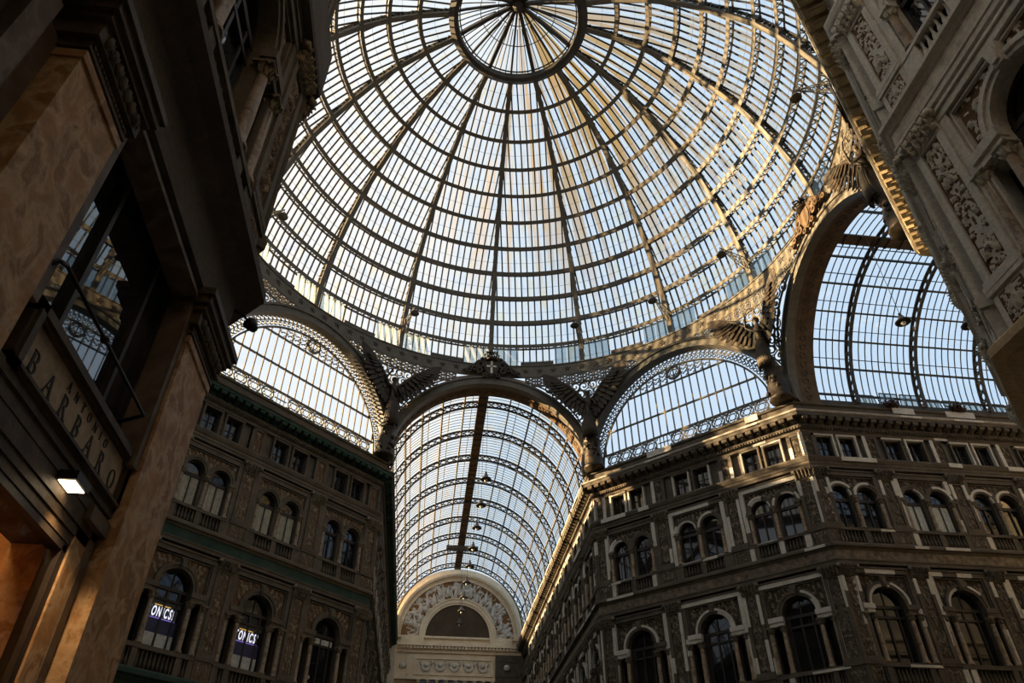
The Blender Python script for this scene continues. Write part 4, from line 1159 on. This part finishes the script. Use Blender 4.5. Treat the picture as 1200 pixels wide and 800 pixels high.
winged_statue(23.6, 'dark winged statue between the white cross arch and the fan window over pale patches')
winged_statue(67.5, 'sunlit winged statue between the beige arch and the fan window over pale patches')
winged_statue(112.5, 'winged statue between the beige arch and the golden bracketed cornice')

def crest(az, label, cross):
    a = R(az); base = pol(19.7, a, 38.1); t = thing('crest', label, 'crest', base)
    ex = V((cos(a), -sin(a), 0)); ey = V((-sin(a), -cos(a), 0)); Fm = M(((ex.x, ey.x, 0, base.x), (ex.y, ey.y, 0, base.y), (0, 0, 1, base.z), (0, 0, 0, 1)))
    def put(name, mb, mat, par=t):
        mb.v = [tuple(Fm @ V(p)) for p in mb.v]; return obj(name, mb, mat, par)
    mb = MB(); sh = [(-.62, 1.25), (0, 1.38), (.62, 1.25), (.66, .6), (.45, .05), (0, -.35), (-.45, .05), (-.66, .6)]
    mb.prism(sh, 0, .22, ((0, .1, 0), EX, EZ, EY)); mb.prism([(x*.85, (z-.5)*.85+.5) for x, z in sh], .2, .28, ((0, .1, 0), EX, EZ, EY)); s_ = put('shield', mb, ['bronze' if cross else 'iron_rust'])
    if cross:
        mb = MB(); mb.box(-.09, .09, .36, .44, -.02, 1.22); mb.box(-.42, .42, .36, .44, .62, .79); put('white_cross', mb, ['white_cross'], s_)
    mb = MB()
    for sg in (-1, 1):
        for (x, z, r) in ((.95, .95, .36), (1.0, .35, .30), (1.45, .55, .28), (1.9, .3, .24), (.75, 1.45, .26), (2.3, .15, .2), (.55, -.15, .22)):
            mb.ring((sg*x, .2, z), EX, EZ, EY, r*.45, r, -.12, .14, 0, 2*pi, 10); mb.lathe([(.02, -.12), (r*.4, 0), (.02, .2)], (sg*x, .25, z), 7, 0, (EX, EZ, EY))
        mb.tube([(sg*.6, .2, 1.2), (sg*1.1, .25, 1.3), (sg*1.5, .2, .9), (sg*2.4, .2, .2)], [.16, .15, .12, .05], 6)
    put('scroll_mantle', mb, ['bronze' if cross else 'iron_rust'])
    mb = MB(); mb.lathe([(.5, 1.38), (.54, 1.5), (.46, 1.56), (.5, 1.62)], (0, .2, 0), 12)
    for k in range(8):
        q = 2*pi*k/8; mb.tube([(.5*cos(q), .2+.5*sin(q), 1.6), (.66*cos(q), .2+.66*sin(q), 1.95), (.35*cos(q), .2+.35*sin(q), 2.25), (0, .2, 2.3)], .06, 5)
        mb.lathe([(.01, -.1), (.1, 0), (.01, .1)], (.62*cos(q), .2+.62*sin(q), 2.05), 6)
    mb.lathe([(.01, -.14), (.14, 0), (.01, .14)], (0, .2, 2.42), 8); put('crown', mb, ['bronze'])
crest(0, 'dark crowned crest with a white cross on its shield', True)
crest(90, 'rusty scrolled crest on the sunlit beige arch', False)

# ------------------------------------------------------------------ barrel vaults
def vault(k, label, trusses, end, mat, detailed=True):
    Q = M.Rotation(k*pi/2, 4, 'Z'); t = thing('barrel_vault', label, 'vault', Q @ V((0, 20.9, 29)))
    def put(name, mb, mats, par=t):
        mb.v = [tuple(Q @ V(p)) for p in mb.v]; return obj(name, mb, mats, par)
    A0 = -.0
    for y in trusses:
        mb = MB()
        mb.ring((0, y, ZS), EX, EZ, EY, 7.78, 7.88, -.11, .11, 0, pi, 44); mb.ring((0, y, ZS), EX, EZ, EY, 8.33, 8.43, -.11, .11, 0, pi, 44)
        n = 36
        for i in range(n):
            a, b, c = pi*i/n, pi*(i+.5)/n, pi*(i+1)/n
            f = lambda r, q: (r*cos(q), y, ZS+r*sin(q))
            mb.bar(f(7.85, a), f(8.36, c), .07, .07, EY); mb.bar(f(8.36, a), f(7.85, c), .07, .07, EY)
        put('arch_truss', mb, ['iron_dark'])
    edges = [20.9]+list(trusses)+[end]
    for y0, y1 in zip(edges, edges[1:]):
        if y1-y0 < .3: continue
        gl = MB(); br = MB(); n = 26
        vs = [(8.5*cos(pi*i/n), y, ZS+8.5*sin(pi*i/n)) for y in (y0, y1) for i in range(n+1)]
        gl.add(vs, [(i, i+1, n+2+i, n+1+i) for i in range(n)])
        m = max(2, round((y1-y0)/.47))
        for j in range(1, m):
            y = y0+(y1-y0)*j/m; w_ = .036 if k == 3 else .025; br.ring((0, y, ZS), EX, EZ, EY, 8.46, 8.49, -w_, w_, 0, pi, 30)
        g = put('glazed_bay', gl, [mat]); put('glazing_bars', br, ['iron_dark'], g)
    for q in range(-6, 7):
        a = pi/2-R(14*q); mb = MB()
        if q == 0: continue
        for r, w in ((8.30, .12),): mb.bar((r*cos(a), 20.9, ZS+r*sin(a)), (r*cos(a), end, ZS+r*sin(a)), w, .16, (cos(a), 0, sin(a)))
        if abs(q) < 6:
            b = pi/2-R(14*q+5.); mb.bar((8.36*cos(b), 20.9, ZS+8.36*sin(b)), (8.36*cos(b), end, ZS+8.36*sin(b)), .05, .06, (cos(b), 0, sin(b)))
        put('purlin', mb, ['iron_paint' if k == 0 else 'iron_dark'])
    mb = MB(); mb.box(-.85, .0, 20.9, end, ZS+8.0, ZS+8.12)
    for y in range(22, int(end)): mb.box(-.85, 0, y-.05, y+.05, ZS+7.9, ZS+8.02)
    put('crown_walkway', mb, ['iron_rust'])
    for sg in (-1, 1):
        mb = MB(); mb.box(sg*8.3-.3, sg*8.3+.3, 20.9, end, 28.9, 29.5); put('springer_gutter', mb, ['iron_dark'])
    return t
TN = [23.1, 27.9, 32.55, 37.3, 41.9, 46.5, 51.0, 55.6, 60.2]
vN = vault(0, 'long glazed barrel vault with a brown crown walkway, ending at the sculpted tympanum', TN, 61.6, 'vault_glass_y')
mb = MB(); mb.box(-2.2, 1.6, 53.0, 53.5, 36.6, 36.9); mb.box(-2.2, 1.6, 53.0, 54.6, 36.9, 36.96); obj('catwalk_landing', mb, ['plate_grey'], vN)
TE = [24.3+4.87*i for i in range(5)]
vE = vault(3, 'clear blue glazed barrel vault with black lattice ribs beyond the beige arch', TE, EARM-.4, 'vault_glass_x')
vault(1, 'glazed barrel vault between the shadowed palazzo and the green-ledged palazzo', [24.3+4.87*i for i in range(5)], EARM-.4, 'vault_glass_x')
vault(2, 'glazed barrel vault between the shadowed palazzo and the sandy carved palazzo', [24.3+4.87*i for i in range(5)], EARM-.4, 'vault_glass_y')

# pendant lamps
def lamp_mesh():
    mb = MB(); mb.lathe([(.05, .62), (.09, .60), (.10, .42), (.16, .36), (.22, .18), (.38, .04), (.46, -.04), (.45, -.09), (.36, -.06)], (0, 0, 0), 16); return mb.mesh('lamp_shade', ['lamp_metal'])
LM = lamp_mesh(); cb = MB(); cb.tube([(0, 0, .6), (0, 0, 7.3)], .018, 5); CM = cb.mesh('cable', ['black_iron'])
mb = MB(); mb.lathe([(.01, -.3), (.12, -.22), (.15, -.1), (.1, 0), (.01, .03)], (0, 0, -.02), 10); BM = mb.mesh('bulb', ['blind_white'])
ordn = ['nearest', 'second', 'third', 'fourth', 'fifth', 'sixth', 'seventh', 'eighth', 'farthest']
def pendant(loc, label, group):
    t = thing('pendant_lamp', label, 'lamp', loc, group); inst('lamp_shade', LM, t, M.Identity(4)); inst('cable', CM, t, M.Identity(4)); inst('bulb', BM, t, M.Identity(4)); return t
for i, y in enumerate(TN[:9]):
    pendant((.05, y, 30.1), ('bell-shaped pendant lamp of the long vault hanging closest to the white cross arch' if i == 0 else 'bell-shaped pendant lamp of the long vault hanging closest to the sculpted tympanum' if i == 8 else ordn[i]+' bell-shaped pendant lamp along the long vault, counted from the white cross arch'), 'pendant lamps of the long vault')
pendant((24.3-1.1, 0, 29.9), 'bell-shaped pendant lamp hanging clear before the blue vault panes', 'pendant lamps of the blue vault')
pendant((27.5, 0, 30.05), 'bell-shaped pendant lamp half hidden by the edge of the carved palazzo', 'pendant lamps of the blue vault')

rr = random.Random(8)
for i in range(4):
    y0, y1 = TE[i], TE[i+1]
    for q in range(3):
        a, b = y0+.2+(y1-y0-.4)*q/3, y0+.2+(y1-y0-.4)*(q+.85)/3; tl = rr.choice((0, .35, .0))
        mb = MB(); mb.add([(a, 8.1, 29.0), (b, 8.1, 29.0), (b, 8.22-tl, 30.25), (a, 8.22-tl, 30.25)], [(0, 1, 2, 3)]); sv = obj('foot_sash', mb, ['sash_glass'], vE)
        mb = MB()
        for x in (a, (a*2+b)/3, (a+2*b)/3, b): mb.bar((x, 8.08, 29.0), (x, 8.2-tl, 30.25), .05)
        mb.bar((a, 8.2-tl, 30.25), (b, 8.2-tl, 30.25), .06); mb.bar((a, 8.08, 29.0), (b, 8.08, 29.0), .06); obj('sash_frame', mb, ['iron_dark'], sv)
# dry weeds along the foot of the right vault
wd = MB(); rr = random.Random(5)
for cx in (26.3, 31.2):
    wd = MB()
    for k in range(60):
        a = rr.uniform(0, 6.28); l = rr.uniform(.2, .75); b = V((cx+rr.uniform(-.5, .5), 7.55+rr.uniform(-.1, .1), 28.95)); wd.tube([b, b+V((cos(a)*l*.7, sin(a)*l*.3-.05, l*.8))], [.03, .012], 4)
        for j in range(3): p = b+V((cos(a)*l*.7, sin(a)*l*.3-.05, l*.8))*rr.uniform(.5, 1); wd.obox(p, V((.07, 0, .02)), V((0, .05, .01)), V((0, 0, .012)))
    tag(obj('weed_clump', wd, ['weed_brown']), 'dry brown weeds growing on the cornice below the clear blue vault, '+('nearer clump' if cx < 28 else 'farther clump'), 'plant', 'weeds on the cornice')

# ------------------------------------------------------------------ end wall of the long arm
YE = FARM; FE = (V((0, YE, 0)), EX, EZ, -EY); ew = thing('end_facade', 'cream end wall of the long arm with a sculpted half-round tympanum', 'facade', (0, YE, 0))
mb = MB(); mb.prism([(-8.6, 0), (8.6, 0)]+[(8.6*cos(pi*i/40), 29.2+8.45*sin(pi*i/40)) for i in range(41)], -1.2, -.3, FE); obj('wall', mb, ['cream_stone'], ew)
mb = MB()
for r0, r1, d in ((6.95, 7.12, .25), (7.12, 7.5, .15), (7.5, 7.8, .4)): mb.ring((0, YE, 28.95), EX, EZ, -EY, r0, r1, -.3, d, 0, pi, 48)
obj('tympanum_arch', mb, ['cream_stone'], ew)
mb = MB()
for r0, r1, d in ((3.95, 4.2, .18), (4.2, 4.6, .3), (4.6, 4.75, .42)): mb.ring((0, YE, 28.95), EX, EZ, -EY, r0, r1, -.3, d, 0, pi, 40)
obj('inner_arch', mb, ['cream_stone'], ew)
mb = MB(); mb.prism([(3.98*cos(pi*i/32), 28.95+3.98*sin(pi*i/32)) for i in range(33)], -.2, .02, FE); obj('mural', mb, ['mural_brown'], ew)
# sculpted frieze: figures in low relief on a rust ground
mb = MB(); na, nr = 300, 34; hh = {}
for i in range(na+1):
    for j in range(nr+1):
        a = pi*i/na; f = j/nr; r = 4.72+2.26*f; u = a*5.5
        h = noise.noise(V((u*1.5, f*1.6, 3.3)))+.7*noise.noise(V((u*3.6, f*4, 8.1)))+.4*noise.noise(V((u*8, f*9, 1.7)))+.35-.55*max(0, f-.75)*2.5
        e = min(1, min(j, nr-j)/1.5); hh[i, j] = max(-.1, h)*e*.28
for i in range(na+1):
    for j in range(nr+1):
        a = pi*i/na; r = 4.72+2.26*j/nr; mb.v.append((r*cos(a), YE-.02-hh[i, j], 28.95+r*sin(a)))
for i in range(na):
    for j in range(nr):
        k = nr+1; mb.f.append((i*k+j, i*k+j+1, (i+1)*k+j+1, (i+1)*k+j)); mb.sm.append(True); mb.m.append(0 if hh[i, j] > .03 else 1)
obj('figure_frieze', mb, ['white_relief', 'rust_ground'], ew)
mb = MB()
for k in range(16):    # standing and seated figures that stand out of the frieze
    a = R(12+156*k/15); r = 5.35+.3*sin(k*2.1); x, z = r*cos(a), 28.95+r*sin(a); h = 1.35+.25*cos(k*3.3); ln = .35*cos(a)+.12*sin(k*5.)
    mb.tube([(x-ln*.3, YE-.15, z-.35), (x, YE-.2, z+.1), (x+ln*.3, YE-.2, z+h*.5), (x+ln*.5, YE-.2, z+h*.68)], [.2, .22, .17, .07], 7)
    mb.lathe([(.02, -.13), (.11, 0), (.02, .15)], (x+ln*.6, YE-.22, z+h*.68+.12), 7)
    mb.tube([(x+ln*.3, YE-.25, z+h*.45), (x+.35*cos(k), YE-.3, z+h*.4+.2*sin(k*2)), (x+.5*cos(k), YE-.25, z+h*.4+.4*sin(k*2))], [.08, .06, .05], 5)
obj('frieze_figures', mb, ['white_relief'], ew)
mb = MB(); mb.box(-8.5, 8.5, YE-.1, YE+.3, 28.0, 28.95); mb.box(-7.6, 7.6, YE-.35, YE+.3, 28.72, 28.95)
for x in (-5.4, 5.4): mb.box(x-.12-1.3, x+1.3, YE-.4, YE, 28.1, 28.9)
obj('pedestal_band', mb, ['cream_stone'], ew)
mb = MB(); mb.box(-8.6, 8.6, YE-.7, YE+.3, 27.72, 28.02); mb.box(-8.6, 8.6, YE-.3, YE+.3, 27.0, 27.72)
for i in range(36): mb.box(-7.3+i*.415, -7.3+i*.415+.24, YE-.62, YE-.28, 27.4, 27.72)
obj('cornice', mb, ['cream_stone'], ew)
mb = MB(); mb.box(-8.6, 8.6, YE-.12, YE+.3, 24.0, 27.0); mb.box(-5.0, 4.4, YE-.24, YE, 26.3, 26.5); mb.box(-5.0, 4.4, YE-.24, YE, 24.5, 24.7); mb.box(-8.6, 8.6, YE-.3, YE, 24.0, 24.3)
for x in (-5.02, 4.22, -5.9): mb.box(x, x+.2, YE-.26, YE, 24.48, 26.52)
obj('frieze_band', mb, ['cream_stone'], ew)
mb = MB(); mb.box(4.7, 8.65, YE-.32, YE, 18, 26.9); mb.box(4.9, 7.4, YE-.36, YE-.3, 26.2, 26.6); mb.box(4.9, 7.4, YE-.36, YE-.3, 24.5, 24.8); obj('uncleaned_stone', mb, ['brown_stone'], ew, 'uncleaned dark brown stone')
for i in range(5):
    x = -3.6+1.7*i; mb = MB()
    mb.ring((x, YE, 25.55), EX, EZ, -EY, .35, .6, .1, .3, pi, 2*pi, 12); mb.lathe([(.02, 0), (.3, .06), (.2, .16), (.02, .2)], (x, YE-.12, 25.65), 10, 0, (EX, EZ, -EY))
    for sg in (-1, 1): mb.tube([(x+sg*.55, YE-.2, 25.6), (x+sg*.75, YE-.2, 26.0), (x+sg*.5, YE-.2, 26.15)], [.12, .09, .05], 6)
    obj('wreath', mb, ['white_relief'], ew)
mb = MB(); mb.lathe([(.02, 0), (.4, .1), (.3, .25), (.02, .35)], (-6.4, YE-.12, 25.5), 10, 0, (EX, EZ, -EY)); mb.lathe([(.02, 0), (.4, .1), (.3, .25), (.02, .35)], (6.1, YE-.3, 25.5), 10, 0, (EX, EZ, -EY)); obj('shield_boss', mb, ['white_relief'], ew)
mb = MB(); mb.box(-4.6, 4.6, YE-.02, YE+.28, 20, 24.0); obj('gallery_opening', mb, ['dark_glass'], ew)
for i in range(9):
    mb = MB(); column_mb(20.5, 24.0, .16, mb, -4.4+i*1.1, YE-.2); obj('gallery_column', mb, ['cream_stone', 'cream_stone'], ew)
mb = MB(); mb.box(-8.6, -7.25, YE-1.4, YE+.3, 0, 31.0); mb.box(-8.7, -7.15, YE-1.5, YE+.3, 27.7, 28.0); obj('corner_pier', mb, ['cream_stone'], ew)

# ------------------------------------------------------------------ floor and outer walls of the place
mb = MB(); mb.box(-75, 75, -75, 75, -.5, 0); struct('floor', mb, ['floor_marble'])
for nm, (x0, x1, y0, y1) in (('wall_west', (-EARM-1, -EARM, -9, 9)), ('wall_south', (-9, 9, -EARM-1, -EARM)), ('wall_east', (EARM, EARM+1, -9, 9))):
    mb = MB(); mb.box(x0, x1, y0, y1, 0, 38.5); struct(nm, mb, ['cream_stone'])

# ------------------------------------------------------------------ light
W = bpy.data.worlds.new('sky'); S.world = W; W.use_nodes = True; nt = W.node_tree; nt.nodes.clear(); L = nt.links.new
tc = nt.nodes.new('ShaderNodeTexCoord'); sp = nt.nodes.new('ShaderNodeSeparateXYZ'); L(tc.outputs['Generated'], sp.inputs[0])
SUN_AZ, SUN_EL = 284., 10.5
sd = V((sin(R(SUN_AZ))*cos(R(SUN_EL)), cos(R(SUN_AZ))*cos(R(SUN_EL)), sin(R(SUN_EL))))
dt = nt.nodes.new('ShaderNodeVectorMath'); dt.operation = 'DOT_PRODUCT'; L(tc.outputs['Generated'], dt.inputs[0]); dt.inputs[1].default_value = sd
mr = nt.nodes.new('ShaderNodeMapRange'); mr.inputs[1].default_value = -1; mr.inputs[2].default_value = 1; L(dt.outputs['Value'], mr.inputs[0])
c1 = ramp(nt, mr.outputs[0], [(0., (.50, .70, .93)), (.45, (.68, .82, .97)), (.75, (.73, .83, .93)), (1., (.90, .90, .88))])
up = ramp(nt, sp.outputs[2], [(0., (.55, .58, .62)), (.18, (.85, .87, .90)), (.5, (1, 1, 1)), (1., (.97, .98, 1.))])
mx = node(nt, 'ShaderNodeMix', data_type='RGBA', blend_type='MULTIPLY'); mx.inputs[0].default_value = 1; L(c1, mx.inputs[6]); L(up, mx.inputs[7])
bg = nt.nodes.new('ShaderNodeBackground'); bg.inputs[1].default_value = 1.06; L(mx.outputs[2], bg.inputs[0])
wo = nt.nodes.new('ShaderNodeOutputWorld'); L(bg.outputs[0], wo.inputs[0])
sl = bpy.data.lights.new('sun', 'SUN'); sl.energy = 29.0; sl.angle = R(.6); sl.color = (1.0, .70, .38)
so = bpy.data.objects.new('sun', sl); COL.objects.link(so); so.rotation_euler = sd.to_track_quat('Z', 'Y').to_euler()
def area(name, loc, size, power, col, rot=(0, 0, 0)):
    l = bpy.data.lights.new(name, 'AREA'); l.energy = power; l.color = col; l.size = size
    o = bpy.data.objects.new(name, l); COL.objects.link(o); o.location = loc; o.rotation_euler = rot; return o
spl = bpy.data.lights.new('downlight_beam', 'SPOT'); spl.energy = 130; spl.color = (1, .66, .34); spl.spot_size = R(86); spl.spot_blend = .6; spl.shadow_soft_size = .08
spo = bpy.data.objects.new('downlight_beam', spl); COL.objects.link(spo); spo.location = (-8.0, -22.36, 5.43); spo.rotation_euler = V((.0, -.42, .9)).to_track_quat('Z', 'Y').to_euler()
area('shop_ceiling_light', (-9.2, -23.4, 5.9), .6, 80, (1, .60, .28), (0, R(25), 0))

# ------------------------------------------------------------------ camera
cam = bpy.data.cameras.new('camera'); co = bpy.data.objects.new('camera', cam); COL.objects.link(co); S.camera = co
f, yaw, pit, rol = 849.6, .115, .6762, .0017
cam.sensor_width = 36; cam.lens = 36*f/1200.; cam.clip_end = 400; cam.clip_start = .05
fw = V((sin(yaw)*cos(pit), cos(yaw)*cos(pit), sin(pit))); r_ = V((cos(yaw), -sin(yaw), 0)); u_ = r_.cross(fw)
r2 = r_*cos(rol)+u_*sin(rol); u2 = -r_*sin(rol)+u_*cos(rol)
co.matrix_world = M(((r2.x, u2.x, -fw.x, -3.983), (r2.y, u2.y, -fw.y, -30.34), (r2.z, u2.z, -fw.z, 1.6), (0, 0, 0, 1)))
S.view_settings.view_transform = 'Standard'; S.view_settings.look = 'None'; S.view_settings.gamma = 1; S.view_settings.use_curve_mapping = False
S.view_settings.exposure = 0.0
S.cycles.max_bounces = 8; S.cycles.diffuse_bounces = 4; S.cycles.glossy_bounces = 3; S.cycles.transmission_bounces = 4; S.cycles.transparent_max_bounces = 12
S.cycles.caustics_reflective = False; S.cycles.caustics_refractive = False
